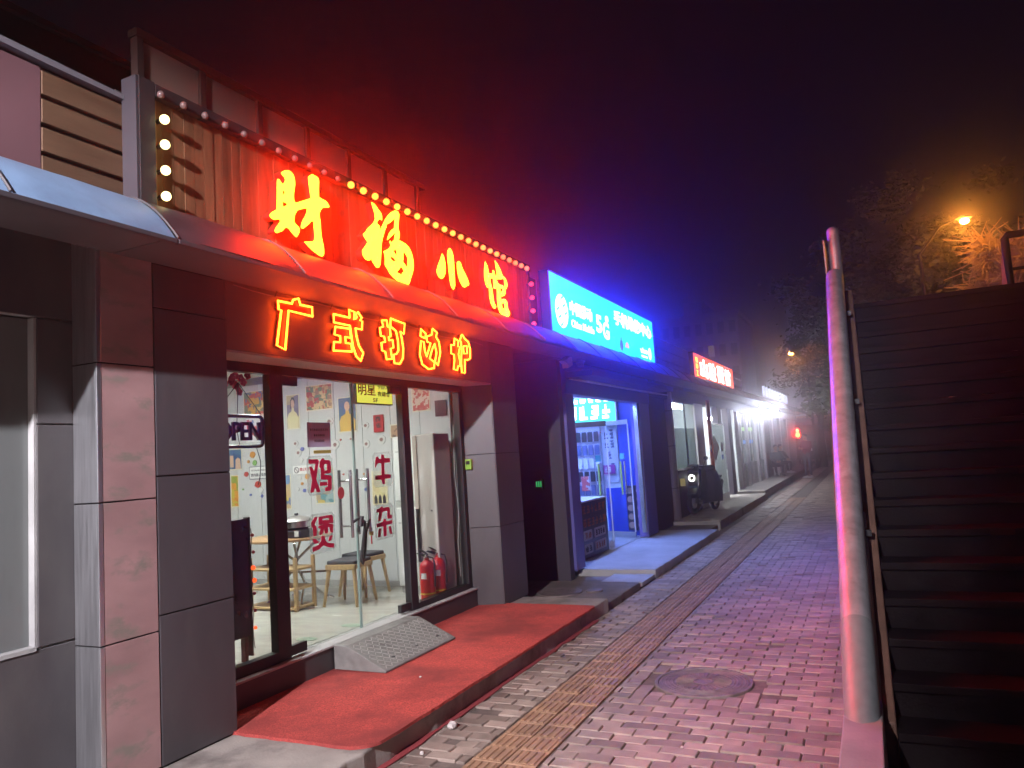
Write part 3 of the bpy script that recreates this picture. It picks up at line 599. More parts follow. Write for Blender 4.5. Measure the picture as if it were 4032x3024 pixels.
# right pier
bx('pier_core', joint_m, rs, -3.86, WX-0.013, 6.985, 7.54, 0.075, 2.86)
for a, b in ((0.14, 0.93), (0.934, 1.68), (1.684, 2.85)):
    bx('wall_tile', charcoal, rs, WX-0.013, WX, 6.972, 7.55, a, b-0.003, bevel=0.002)
for a, b in ((0.14, 0.93), (0.934, 1.68), (1.684, 2.41)):
    MB().prism([(-3.829, 6.862), (WX-0.014, 6.972), (WX-0.014, 6.984), (-3.86, 6.984), (-3.86, 6.862)], 'z', a, b-0.003).build('reveal_tile', charcoal, rs)
# threshold
bx('threshold', M('dark_stone', (0.06, 0.05, 0.052), 0.5, var=(5, 0.2)), rs, -3.95, -3.79, 3.396, 6.874, 0.13, 0.31)
bx('threshold_cap', concrete_p, rs, -3.95, -3.775, 3.397, 6.876, 0.311, 0.328, bevel=0.004)
# aluminium frame: posts, heads
FX0, FX1 = -3.9, -3.83
for a, b in ((3.5, 3.585), (4.07, 4.2), (5.74, 5.85), (6.79, 6.86)):
    bx('frame_post', alu, rs, FX0, FX1, a, b, 0.33, 2.4, bevel=0.004)
bx('frame_head', alu, rs, FX0, FX1, 3.397, 6.861, 2.34, 2.399)
bx('frame_rail', alu, rs, FX0, FX1, 3.586, 4.069, 0.329, 0.4)
bx('frame_rail', alu, rs, FX0, FX1, 5.851, 6.789, 0.329, 0.38)
bx('frame_jamb', alu, rs, FX0, FX1, 3.397, 3.5, 0.33, 2.4)
bx('pane', glass, rs, -3.868, -3.862, 3.586, 4.069, 0.401, 2.338)
bx('pane', glass, rs, -3.868, -3.862, 5.851, 6.789, 0.381, 2.338)
# interior shell
bx('interior_floor', floor_m, rs, -8.2, -3.951, 3.0, 6.86, 0.2, 0.33)
for k in range(11):       # end wall, upright panels
    x1 = -3.98 - k*0.38
    bx('wall_panel', wall_w, rs, x1-0.374, x1, 6.85, 6.9, 0.33, 2.7)
bx('end_wall_core', M('panel_gap', (0.25, 0.25, 0.24), 0.8), rs, -8.3, -3.91, 6.901, 6.97, 0.2, 2.8)
bx('interior_back', wall_w, rs, -8.3, -8.2, 3.0, 6.86, 0.2, 2.8)
bx('interior_side', wall_w, rs, -8.3, -3.95, 2.95, 3.05, 0.2, 2.8)
bx('ceiling', white_p, rs, -8.3, -3.91, 2.96, 6.96, 2.8, 2.88)
bx('roof_slab', M('roof_felt', (0.06, 0.055, 0.06), 0.9), rs, -8.3, -3.6, 2.7, 9.0, 3.0, 3.1)
bx('header_wall', joint_m, rs, -3.95, -3.88, 2.9, 7.5, 2.41, 2.99)
bx('upper_wall', M('upper_wall', (0.1, 0.08, 0.08), 0.8, var=(2, .2)), rs, -3.62, -3.535, 2.66, 8.36, 2.87, 3.78)
bx('skirting', M('skirting', (0.35, 0.35, 0.34), 0.5), rs, -8.1, -4.0, 6.842, 6.85, 0.331, 0.39)
for k in range(3):
    lt = thing('ceiling_light', ['square ceiling light nearest the restaurant door', 'middle square ceiling light of the restaurant', 'square ceiling light deep inside the restaurant'][k], 'ceiling light', (-4.52 - k*1.1, 5.1, 2.76), 'ceiling lights inside the restaurant')
    bx('frame', white_p, lt, -4.83-k*1.1, -4.21-k*1.1, 4.79, 5.41, 2.765, 2.8)
    bx('diffuser', E('lamp_white', (37.0, 37.8, 36.5)), lt, -4.8-k*1.1, -4.24-k*1.1, 4.82, 5.38, 2.757, 2.764)
# glass doors
def door(label, y0, y1, hy):
    t = thing('glass_door', label, 'door', (-3.85, (y0+y1)/2, 0.34), 'frameless glass doors of the restaurant')
    bx('pane', glass, t, -3.862, -3.85, y0, y1, 0.345, 2.335)
    edge = M('glass_edge', (0.3, 0.42, 0.38), 0.15)
    bx('edge', edge, t, -3.863, -3.849, y1-0.006 if hy > (y0+y1)/2 else y0, y1 if hy > (y0+y1)/2 else y0+0.006, 0.345, 2.335)
    hx = y0 if hy > (y0+y1)/2 else y1-0.16
    bx('top_patch', alu, t, -3.872, -3.838, hx, hx+0.16, 2.27, 2.337)
    bx('bottom_patch', alu, t, -3.872, -3.838, hx, hx+0.16, 0.343, 0.41)
    for dx in (-1, 1):
        h = MB()
        X = -3.856 + dx*0.055
        h.cyl((X, hy, 1.08), (X, hy, 1.62), 0.0125, n=12)
        o = h.build('handle', steel, t, smooth=True)
        for z in (1.17, 1.53):
            MB().cyl((-3.856 + dx*0.006, hy, z), (X, hy, z), 0.008, n=10).build('standoff', steel, o, smooth=True)
    return t
door('left glass door of the restaurant with red stickers chicken pot', 4.205, 5.028, 4.9)
door('right glass door of the restaurant with red stickers beef offal', 5.034, 5.735, 5.13)
lk = thing('bicycle_lock', 'black cable lock hanging from the restaurant door handles', 'lock', (-3.79, 5.0, 0.85))
MB().tube([(-3.795, 4.9, 1.2), (-3.775, 4.96, 1.23), (-3.77, 5.03, 1.19), (-3.775, 5.0, 1.05), (-3.78, 4.97, 0.9), (-3.78, 4.985, 0.86), (-3.785, 5.03, 0.95), (-3.79, 5.06, 1.1), (-3.795, 5.11, 1.19), (-3.8, 5.13, 1.2)], 0.011, 8).build('cable', rubber, lk, smooth=True)
MB().cyl((-3.775, 4.97, 1.16), (-3.775, 4.985, 1.24), 0.024, n=12).build('lock_body', dark_m, lk)
gl = thing('brass_padlock', 'small brass padlock with red tag on the right door handle', 'padlock', (-3.79, 5.13, 1.06))
MB().box(-3.80, -3.78, 5.115, 5.145, 1.07, 1.1).build('body', M('brass', (0.7, 0.5, 0.15), 0.3, 0.9), gl)
MB().tube([(-3.79, 5.12, 1.1), (-3.79, 5.12, 1.13), (-3.79, 5.14, 1.13), (-3.79, 5.14, 1.1)], 0.004, 6).build('shackle', steel, gl)
MB().box(-3.793, -3.788, 5.126, 5.137, 1.0, 1.068).build('tag', red_paint, gl)
# door stickers
stick = M('red_vinyl', (0.5, 0.012, 0.05), 0.4)
SL = ['upper red character on the left glass door, chicken', 'lower red character on the left glass door, pot', 'upper red character on the right glass door, ox', 'lower red character on the right glass door, offal']
halo = GLASS('sticker_backing', (0.9, 0.89, 0.89), 0.3, 0.22)
for k, polys in enumerate(STICK):
    if k < 2: polys = polys
    st_ = thing('door_sticker', SL[k], 'sticker', (-3.842, sum(p[0] for p in polys[0])/len(polys[0]), min(p[1] for p in polys[0])), 'red character stickers on the glass doors')
    glyph('character', polys, -3.8475, -3.845, stick, st_)
    ys = [p[0] for q in polys for p in q]; zs = [p[1] for q in polys for p in q]
    a, b, c, d = min(ys)-.022, max(ys)+.022, min(zs)-.022, max(zs)+.022
    rr = 0.03
    MB().prism([(a+rr, c), (b-rr, c), (b, c+rr), (b, d-rr), (b-rr, d), (a+rr, d), (a, d-rr), (a, c+rr)], 'x', -3.8492, -3.848).build('backing', halo, st_)
ds = MB().lathe((0, 0, 0), [(0.047, 0), (0.047, 0.003)], 20)
dd = MB(); dd.prism([(4.835 + 0.04*math.cos(k*.35), 1.44 + 0.048*math.sin(k*.35)) for k in range(18)], 'x', -3.849, -3.846)
tag(dd.build('door_sticker', M('pink_vinyl', (0.5, 0.06, 0.07), 0.5)), 'round red push sticker beside the left door handle', 'sticker')
dd = MB().box(-3.849, -3.846, 4.53, 4.73, 1.76, 1.785)
tag(dd.build('tape', M('yellow_tape', (0.4, 0.32, 0.05), 0.5)), 'strip of yellow tape above the upper red character on the left door', 'tape')
nt_ = thing('notice', 'lilac paper notice with printed lines taped on the left glass door', 'notice', (-3.84, 4.6, 1.81))
bx('sheet', M('lilac_paper', (0.5, 0.42, 0.58), 0.8), nt_, -3.849, -3.847, 4.465, 4.735, 1.81, 2.0)
for k, (n, w) in enumerate(((10, 0.21), (6, 0.13), (11, 0.12))):
    marks(n, 4.6-w/2, 4.6+w/2, 1.935-k*0.043, 1.953-k*0.043, -3.8462, M('ink', (0.02, 0.02, 0.03), 0.8), nt_, th=.001, heavy=.1, gap=.4, seed=k)
# neon letters on the fascia
NL = ['first', 'second', 'third', 'fourth', 'fifth']
NN = ['leftmost', 'second', 'middle', 'fourth', 'rightmost']
neon_m = E('neon_tube', (26.0, 2.0, 0.12))
for k, polys in enumerate(NEON):
    ys = [p[0] for q in polys for p in q]; zs = [p[1] for q in polys for p in q]
    t = thing('neon_letter', NN[k] + ' outlined yellow neon character on the dark fascia above the doors', 'neon letter', (-3.52, sum(ys)/len(ys), min(zs)), 'outlined neon characters over the restaurant door')
    for q in polys:
        MB().tube([(-3.49, a, b) for a, b in q], 0.0075, 8, True).build('tube', neon_m, t, smooth=True)
        glyph('backing', [q], -3.515, -3.506, M('neon_backing', (0.2, 0.03, 0.03), 0.3), t)
    MB().tube([(-3.515, ys[0], max(zs)-.02), (-3.512, ys[0]+.02, max(zs)+.03), (-3.52, ys[0]+0.03, 2.845)], 0.003, 5).build('lead', dark_m, t)
wr = MB().tube([(-3.52, 3.45 + k*0.16, 2.83 - 0.012*math.sin(k*0.9) - 0.0015*k) for k in range(22)], 0.003, 5)
tag(wr.build('wire', M('grey_wire', (0.3, 0.2, 0.2), 0.6)), 'thin wire strung along the fascia above the neon characters', 'wire')
# green alarm box on the reveal
gb = thing('alarm_box', 'small green call box on the right reveal of the restaurant entrance', 'box', (-3.8, 6.86, 1.55))
bx('body', M('lime_plastic', (0.3, 0.55, 0.08), 0.4), gb, -3.825, -3.755, 6.835, 6.872, 1.53, 1.64, bevel=0.008)
bx('window', dark_m, gb, -3.812, -3.768, 6.83, 6.8345, 1.585, 1.62)
# ================================================================== WOODEN SIGN OF THE RESTAURANT
ws = thing('wooden_sign', 'wooden plank signboard with dark frame above the restaurant awning', 'sign', (-3.45, 5.3, 3.0))
k = 0; y = 2.795
while y < 7.8:
    w = 0.0735 + random.uniform(-.004, .004); d = random.uniform(-0.003, 0.003)
    bx('plank', plank_m, ws, -3.46, -3.425+d, y, min(y+w-0.003, 7.84), 3.0, 3.755); y += w
fr_m = M('sign_frame', (0.035, 0.026, 0.03), 0.6, var=(6, 0.2))
bx('frame_side', fr_m, ws, -3.5, -3.385, 2.69, 2.793, 2.95, 3.835, bevel=0.004)
bx('frame_edge', M('frame_edge', (0.06, 0.05, 0.06), 0.5), ws, -3.5, -3.387, 2.672, 2.689, 2.95, 3.83)
bx('frame_top', fr_m, ws, -3.5, -3.385, 2.794, 7.87, 3.757, 3.83, bevel=0.004)
bx('frame_side', fr_m, ws, -3.5, -3.4, 7.842, 7.87, 2.95, 3.756)
bx('inner_strip', M('pale_strip', (0.36, 0.22, 0.12), 0.6), ws, -3.424, -3.418, 2.797, 2.822, 3.02, 3.75)
sign_m = E('sign_letter', (125.0, 2.6, 0.13))
GL = ['first large yellow glowing character, leftmost on the wooden sign', 'second large yellow glowing character on the wooden sign, tallest and densest', 'third glowing character on the wooden sign, three separate drop strokes', 'last glowing yellow character at the right end of the wooden sign']
side_m = M('letter_side', (0.35, 0.02, 0.015), 0.4)
for k, polys in enumerate(SIGN):
    ys = [p[0] for q in polys for p in q]; zs = [p[1] for q in polys for p in q]
    t = thing('sign_letter', GL[k], 'sign letter', (-3.41, sum(ys)/len(ys), min(zs)), 'large glowing characters on the wooden sign')
    if k == 2:
        for q in polys:
            glyph('stroke', [q], -3.349, -3.345, sign_m, t); glyph('return', [q], -3.41, -3.35, side_m, t)
    else:
        glyph('face', polys, -3.349, -3.345, sign_m, t); glyph('return', polys, -3.41, -3.35, side_m, t)
# bulbs
def bulb(name_label, y, z, mat, lit, group):
    t = thing('light_bulb', name_label, 'bulb', (-3.37, y, z), group)
    MB().cyl((-3.42, y, z), (-3.385, y, z), 0.014, n=8).build('socket', dark_m, t)
    MB().ball((-3.362, y, z), 0.0265 if lit else 0.022, 12, 8).build('globe', mat, t, smooth=True)
    return t
unlit = M('unlit_bulb', (0.2, 0.12, 0.115), 0.25)
top = [2.812 + i*0.1535 for i in range(33)]
for i, y in enumerate(top):
    if y > 7.86: break
    if y < 4.42: bulb('unlit frosted bulb, %s from the left in the top row of the sign' % ORD[i], y, 3.765, unlit, 0, 'unlit bulbs along the top of the sign')
    else:
        f = (y-4.42)/3.4
        m = E('bulb_%d' % int(f*4), (5.0 - 2.6*min(1, f), (1.15 - 1.0*f**1.3)*0.9 + .02, 0.12 + 0.04*f))  # shift from yellow to red carries the red veil in the bulb colour
        bulb('lit bulb of the sign top row, %s lit one counted from the left' % ORD[i-11], y, 3.765, m, 1, 'lit bulbs along the top of the sign')
for i, z in enumerate((3.63, 3.485, 3.337, 3.19)):
    bulb('warm white lit bulb, %s from the top in the left column of the sign' % ORD[i], 2.832, z, E('bulb_warm', (3.6, 3.1, 1.3)), 1, 'warm bulbs down the left edge of the sign')
for i, z in enumerate((3.60, 3.44, 3.285, 3.135)):
    bulb('red lit bulb, %s from the top in the right column of the sign' % ORD[i], 7.82, z, E('bulb_red', (2.2, 0.12, 0.17)), 1, 'red bulbs down the right edge of the sign')  # redder colour carries the same veil
# roof parapet screen behind the sign
ps = thing('roof_screen', 'row of framed pale panels on the roof behind the wooden sign', 'screen', (-3.9, 4.7, 3.1))
posts = [3.07, 3.56, 4.09, 4.62, 5.15, 5.70, 6.25]
fp = M('brown_frame', (0.12, 0.07, 0.062), 0.6); pp = M('pale_panel', (0.5, 0.32, 0.26), 0.6, var=(2, 0.08))
for a in posts: bx('post', fp, ps, -3.93, -3.87, a, a+0.045, 3.1, 4.4)
bx('top_rail', fp, ps, -3.94, -3.86, 3.06, 6.4, 4.401, 4.45)
for a, b in zip(posts[:-1], posts[1:]): bx('panel', pp, ps, -3.905, -3.895, a+0.046, b-0.001, 3.6, 4.395)
# ================================================================== THINGS INSIDE THE RESTAURANT
def poster(label, x0, x1, z0, z1, mat, fig=None, border=(0.7, 0.66, 0.5)):
    t = thing('poster', label, 'poster', ((x0+x1)/2, 6.84, z0), 'posters on the restaurant wall')
    bx('paper', M('paper_%d' % int(border[2]*100), border, 0.6), t, x0, x1, 6.8435, 6.8465, z0, z1)
    b = 0.012
    bx('print', mat, t, x0+b, x1-b, 6.842, 6.8434, z0+b, z1-b)
    for q, m in (fig or []):
        MB().prism([(x0+b+(x1-x0-2*b)*u, z0+b+(z1-z0-2*b)*v) for u, v in q], 'y', 6.8405, 6.8418).build('figure', m, t)
    return t
skin_p = M('print_skin', (0.6, 0.4, 0.28), 0.5); yel_p = M('print_ochre', (0.62, 0.4, 0.1), 0.5); dk_p = M('print_dark', (0.04, 0.04, 0.05), 0.5); cream_p = M('print_cream', (0.66, 0.6, 0.36), 0.5)
body_q = [(0.05, 0), (0.95, 0), (0.98, 0.3), (0.8, 0.46), (0.62, 0.52), (0.6, 0.62), (0.42, 0.62), (0.4, 0.52), (0.15, 0.45), (0.02, 0.3)]
head_q = [(0.5+0.16*math.sin(a*.5236), 0.75+0.14*math.cos(a*.5236)) for a in range(12)]
hair_q = [(0.3, 0.6), (0.32, 0.85), (0.45, 0.95), (0.62, 0.94), (0.7, 0.82), (0.68, 0.72), (0.6, 0.84), (0.45, 0.86), (0.38, 0.76), (0.38, 0.6)]
nightst = PRINT('print_street_night', [(0.05, 0.12, 0.2), (0.6, 0.35, 0.05), (0.15, 0.2, 0.12), (0.65, 0.5, 0.15), (0.5, 0.08, 0.04), (0.1, 0.15, 0.25)], 16, 1)
redst = PRINT('print_street_red', [(0.5, 0.35, 0.15), (0.4, 0.05, 0.03), (0.12, 0.2, 0.1), (0.6, 0.45, 0.2), (0.3, 0.18, 0.1), (0.45, 0.1, 0.05)], 18, 2)
blue_bg = PRINT('print_blue', [(0.04, 0.1, 0.22), (0.05, 0.13, 0.27), (0.06, 0.15, 0.25), (0.08, 0.17, 0.3)], 9, 3)
poster('poster of a busy yellow street with a red tram, upper left wall', -6.87, -6.47, 2.33, 2.63, nightst)
poster('poster of a woman in a cream robe next to the door post', -6.2, -6.0, 2.12, 2.53, PRINT('print_mauve', [(0.16, 0.14, 0.22), (0.4, 0.33, 0.2), (0.2, 0.18, 0.26), (0.5, 0.42, 0.22)], 7, 4), [(body_q, cream_p), (head_q, skin_p), (hair_q, dk_p)])
poster('wide poster of a red shop street, left of the yellow dress poster', -5.9, -5.51, 2.31, 2.61, redst)
poster('poster of a woman in a mustard dress on blue', -5.44, -5.18, 2.03, 2.43, blue_bg, [(body_q, yel_p), (head_q, skin_p)])
poster('poster of a red and cream checked dress behind the right pane', -4.44, -4.21, 2.18, 2.5, PRINT('print_check', [(0.62, 0.5, 0.36), (0.5, 0.06, 0.05), (0.65, 0.5, 0.42), (0.5, 0.12, 0.1)], 26, 5), [(head_q, skin_p)])
poster('poster of two faces on blue beside the left wall', -7.14, -6.92, 1.69, 1.95, blue_bg, [([(0.05, .1), (.35, .1), (.35, .7), (.05, .7)], skin_p), ([(0.5, 0), (.95, 0), (.9, .5), (.7, .6), (.52, .45)], skin_p)])
poster('tall orange poster low at the left end of the wall', -7.12, -6.99, 1.24, 1.63, PRINT('print_orange', [(0.6, 0.2, 0.02), (0.5, 0.4, 0.05), (0.65, 0.28, 0.03), (0.25, 0.3, 0.05)], 12, 6))
poster('small poster of yellow and teal figures behind the chicken sticker', -5.81, -5.54, 1.24, 1.65, PRINT('print_teal', [(0.55, 0.42, 0.1), (0.1, 0.25, 0.28), (0.4, 0.3, 0.2), (0.3, 0.4, 0.4)], 14, 7))
poster('pale yellow poster with three dark haired figures behind the ox sticker', -5.02, -4.81, 1.2, 1.58, PRINT('print_pale', [(0.62, 0.56, 0.3), (0.6, 0.5, 0.28), (0.66, 0.6, 0.38), (0.55, 0.35, 0.25)], 9, 8), [([(.1+i*.3, .02), (.32+i*.3, .02), (.3+i*.3, .22), (.2+i*.3, .3), (.1+i*.3, .2)], dk_p) for i in range(3)])
poster('yellow and blue poster half behind the left door post', -6.44, -6.17, 1.19, 1.6, PRINT('print_yb', [(0.6, 0.45, 0.08), (0.1, 0.18, 0.4), (0.55, 0.4, 0.2), (0.15, 0.25, 0.45)], 8, 9))
poster('small brown poster above the refrigerator', -4.74, -4.59, 1.92, 2.07, PRINT('print_brown', [(0.2, 0.1, 0.06), (0.4, 0.25, 0.15), (0.12, 0.07, 0.05), (0.5, 0.35, 0.25)], 12, 10))
poster('white printed sheet behind the OPEN sign', -6.84, -6.47, 2.01, 2.3, PRINT('print_white', [(0.7, 0.7, 0.7), (0.5, 0.1, 0.1), (0.7, 0.7, 0.72), (0.12, 0.2, 0.45)], 10, 11), border=(0.75, 0.75, 0.74))
rt = thing('wall_plaque', 'red plaque with two black characters on the restaurant wall', 'plaque', (-4.885, 6.84, 2.0))
bx('board', M('plaque_red', (0.42, 0.02, 0.03), 0.4), rt, -4.95, -4.82, 6.83, 6.846, 2.0, 2.19, bevel=0.003)
text('lettering', '麻', -4.92, -4.85, 2.115, 2.175, 6.829, dk_p, rt, 'y', 0.002, 0.02); text('lettering', '雀', -4.92, -4.85, 2.045, 2.1, 6.829, dk_p, rt, 'y', 0.002, 0.02)
bp_ = bx('black_panel', M('maroon_panel', (0.05, 0.012, 0.025), 0.3), None, -4.15, -4.01, 6.835, 6.847, 2.11, 2.28); tag(bp_, 'small dark maroon square panel high on the wall behind the right pane', 'panel')
def wsign(label, x0, x1, z0, z1, body, col=(0.02, 0.02, 0.03), frame=True):
    t = thing('wall_sign', label, 'sign', ((x0+x1)/2, 6.84, z0))
    bx('board', white_p, t, x0, x1, 6.838, 6.847, z0, z1, bevel=0.002)
    if frame: bx('frame', M('sign_navy', (0.03, 0.05, 0.1), 0.4), t, x0-0.006, x1+0.006, 6.8395, 6.8475, z0-0.006, z1+0.006)
    return t
w1 = wsign('white indoor no smoking notice with small dark frame', -6.8, -6.52, 1.57, 1.71, '')
text('lettering', '室内禁止吸烟', -6.78, -6.54, 1.595, 1.635, 6.8375, dk_p, w1, 'y', 0.001, 0.015); text('lettering', 'NO SMOKING INSIDE', -6.77, -6.55, 1.66, 1.678, 6.8375, dk_p, w1, 'y', 0.001)
w2 = wsign('white no smoking sign with crossed circle left of the chicken sticker', -6.13, -5.86, 1.59, 1.69, '', frame=False)
MB().tube([(-6.07+0.033*math.cos(k*.42), 6.8365, 1.64+0.033*math.sin(k*.42)) for k in range(15)], 0.004, 5, True).build('circle', dk_p, w2)
MB().cyl((-6.093, 6.8365, 1.663), (-6.047, 6.8365, 1.617), 0.004, n=5).build('bar', dk_p, w2)
text('lettering', '禁止吸烟', -6.02, -5.88, 1.625, 1.665, 6.8375, stick, w2, 'y', 0.001, 0.02)
# little stickers and magnets scattered on the wall
stc = [((0.6, 0.6, 0.58), 'white'), ((0.45, 0.06, 0.04), 'red'), ((0.1, 0.14, 0.4), 'blue'), ((0.55, 0.25, 0.05), 'orange'), ((0.2, 0.4, 0.12), 'green')]
spots = [(-6.75, 1.86, .045, 3), (-6.82, 1.78, .02, 3), (-6.72, 1.76, .035, 4), (-6.68, 1.5, .05, 1), (-6.86, 1.63, .035, 1), (-6.56, 1.5, .03, 0), (-6.63, 1.43, .035, 0), (-6.8, 1.38, .018, 2), (-6.62, 1.36, .02, 2), (-6.08, 1.95, .045, 0), (-6.04, 1.84, .05, 0), (-5.98, 1.88, .03, 2), (-6.0, 1.75, .03, 0), (-6.03, 1.55, .03, 0), (-5.92, 1.56, .035, 3), (-6.0, 1.48, .02, 3), (-6.07, 1.42, .025, 0), (-5.97, 1.4, .025, 2), (-5.57, 2.17, .06, 0), (-5.5, 1.9, .06, 0), (-5.065, 2.085, .048, 0), (-5.065, 1.88, .048, 0), (-4.86, 1.915, .058, 0), (-5.42, 1.95, .012, 1), (-5.28, 1.95, .01, 1), (-5.25, 1.65, .012, 1), (-5.1, 1.38, .022, 2), (-5.12, 1.55, .012, 3), (-6.4, 1.83, .04, 1), (-6.92, 1.45, .015, 4), (-6.5, 1.78, .014, 0), (-5.4, 1.56, .014, 1)]
spots.sort(); cnt = {}
for j, (x, z, r, c) in enumerate(spots):
    n = 5 + j % 6; mb = MB()
    mb.prism([(x + r*(1+.18*math.sin(3*q))*math.cos(2*math.pi*q/9), z + r*(0.8+.1*(j % 3))*math.sin(2*math.pi*q/9)) for q in range(9)], 'y', 6.84, 6.847)
    o = mb.build('wall_sticker', M('sticker_' + stc[c][1], stc[c][0], 0.4))
    cnt[c] = cnt.get(c, -1) + 1
    tag(o, 'small %s wall sticker inside the restaurant, %s of its colour from the left' % (stc[c][1], ORD[cnt[c]]), 'sticker', 'small %s stickers on the restaurant wall' % stc[c][1])
    if c == 0 and r > 0.04:
        o2 = MB().prism([(x + r*.45*math.cos(q), z + r*.4*math.sin(q)) for q in range(6)], 'y', 6.8385, 6.8398).build('motif', M('motif', (0.25, 0.12, 0.1), 0.6), o)
# yellow lightbox hung behind the right door
yb = thing('yellow_sign', 'bright yellow lit sign with red and black characters behind the right door', 'sign', (-3.93, 5.45, 2.18))
bx('case', dark_m, yb, -3.97, -3.93, 5.195, 5.735, 2.175, 2.375)
bx('face', E('yellow_face', (0.75, 0.72, 0.1)), yb, -3.9295, -3.926, 5.205, 5.725, 2.185, 2.365)
text('lettering', '明星', 5.22, 5.47, 2.25, 2.35, -3.925, red_paint, yb, th=.002, bold=0.012)
text('lettering', '卡拉OK', 5.5, 5.69, 2.315, 2.36, -3.925, dk_p, yb, th=.002, bold=0.01); text('lettering', '夜總會', 5.5, 5.69, 2.25, 2.295, -3.925, dk_p, yb, th=.002, bold=0.01)
text('lettering', '5F', 5.43, 5.5, 2.195, 2.23, -3.925, dk_p, yb, th=.002, bold=0.015)
# OPEN sign in the left pane
op = thing('open_sign', 'dark unlit OPEN sign hanging in the left pane', 'sign', (-3.9, 3.85, 1.82))
om = M('open_sign_plum', (0.035, 0.015, 0.05), 0.35)
def rrect(y0, y1, z0, z1, r):
    q = []
    for cx, cz, a0 in ((y1-r, z1-r, 0), (y0+r, z1-r, 90), (y0+r, z0+r, 180), (y1-r, z0+r, 270)):
        q += [(cx+r*math.cos(R_(a0+a)), cz+r*math.sin(R_(a0+a))) for a in (0, 30, 60, 90)]
    return q
MB().tube([(-3.9, a, b) for a, b in rrect(3.62, 4.055, 1.83, 2.04, 0.03)], 0.0135, 8, True).build('frame', om, op, smooth=True)
text('lettering', 'OPEN', 3.65, 4.03, 1.87, 2.0, -3.9, om, op, th=.02, bold=0.02)
for a in (3.63, 4.05): MB().tube([(-3.9, a, 2.05), (-3.9, 3.84, 2.27)], 0.003, 5).build('cord', om, op)
MB().tube([(-3.9, 3.84, 2.27), (-3.9, 3.83, 2.1), (-3.905, 3.82, 1.95), (-3.9, 3.84, 1.84)], 0.003, 5).build('cord', om, op)
MB().tube([(-3.905, 4.0, 1.82), (-3.9, 4.03, 1.72), (-3.9, 4.02, 1.62), (-3.9, 4.0, 1.56)], 0.003, 5).build('cable', om, op)
# flower garland in the upper left corner of the pane
fg = thing('flower_garland', 'pink artificial flowers in the top corner of the left pane', 'flowers', (-4.0, 3.75, 2.2))
pk = M('pink_petal', (0.55, 0.05, 0.16), 0.6); lf = M('plastic_leaf', (0.06, 0.2, 0.04), 0.6)
for j in range(26):
    c = (-3.97 + random.uniform(-.05, .05), 3.62 + random.uniform(0, 0.34), 2.34 - random.uniform(0, 1)**1.5*0.13)
    mb = MB()
    for p in range(5):
        a = 2*math.pi*p/5 + j
        mb.ball((c[0]+.005, c[1]+.017*math.cos(a), c[2]+.017*math.sin(a)), 0.015, 6, 4, (0.5, 1, 1))
    mb.build('flower', pk, fg, smooth=True)
for j in range(8):
    y0, z0 = 3.6+random.uniform(0, .2), 2.22+random.uniform(-.03, .08)
    MB().quad((-3.95, y0, z0), (-3.96, y0+.02, z0-.025), (-3.95, y0+.045, z0-.03), (-3.94, y0+.025, z0-.002)).build('leaf', lf, fg)
# stools
def stool(label, c, rz):
    t = thing('stool', label, 'stool', (c[0], c[1], 0.33), 'pale wooden stools with grey cushions', rz)
    ORG[t.name] = Vector((0, 0, 0))
    w = 0.165
    for sx in (-1, 1):
        for sy in (-1, 1):
            MB().cyl((sx*(w+.015), sy*(w+.015), 0), (sx*(w-.03), sy*(w-.03), 0.37), 0.014, 0.022, 8).build('leg', wood_l, t, smooth=True)
    MB().box(-w, w, -w, -w+.03, 0.34, 0.39).box(-w, w, w-.03, w, 0.34, 0.39).box(-w, -w+.03, -w, w, 0.345, 0.388).box(w-.03, w, -w, w, 0.345, 0.388).build('apron', wood_l, t, bevel=0.006)
    MB().box(-w+.01, w-.01, -w+.01, w-.01, 0.389, 0.425).build('cushion', cush, t, bevel=0.012)
    return t
stool('wooden stool with dark cushion behind the right half of the left door', (-4.69, 5.97), R_(6))
stool('second wooden stool tucked behind the front stool, cushion higher', (-4.86, 6.42), R_(-5))
# folding table
tb = thing('folding_table', 'round wooden table on crossed chrome folding legs behind the left door', 'table', (-5.35, 5.95, 0.33))
MB().lathe((-5.42, 5.95, 0.955), [(0.42, 0), (0.435, 0.006), (0.435, 0.022), (0.42, 0.028)], 40).build('tabletop', M('table_wood', (0.42, 0.25, 0.12), 0.4, var=(9, .15)), tb, smooth=True)
for (a, b) in (((-4.95, 5.67), (-5.62, 6.2)), ((-5.02, 6.13), (-5.6, 5.72))):
    mb = MB(); mb.tube([(a[0], a[1], 0.345), (a[0]-.1, a[1]+.02, 0.36), (-5.2, (a[1]+b[1])/2-.02, 0.55), (-5.34, (a[1]+b[1])/2, 0.75), (b[0]+.15, b[1], 0.95)], 0.014, 8)
    mb.build('leg', steel, tb, smooth=True)
    mb = MB(); mb.tube([(b[0], b[1], 0.345), (b[0]+.1, b[1], 0.36), (-5.45, (a[1]+b[1])/2, 0.55), (-5.3, (a[1]+b[1])/2, 0.75), (a[0]-.15, a[1], 0.95)], 0.014, 8)
    mb.build('leg', steel, tb, smooth=True)
MB().cyl((-5.5, 5.9, 0.62), (-4.95, 5.95, 0.64), 0.01, n=8).build('brace', steel, tb)
hp = thing('hot_pot', 'steel hot pot with glass lid on a black cooker on the table', 'pot', (-5.22, 5.85, 0.985))
bx('cooker', dark_m, hp, -5.38, -5.06, 5.72, 5.98, 0.985, 1.06, bevel=0.01)
MB().lathe((-5.22, 5.85, 1.062), [(0.1, 0), (0.135, 0.02), (0.14, 0.075), (0.15, 0.08)], 28).build('bowl', steel, hp, smooth=True)
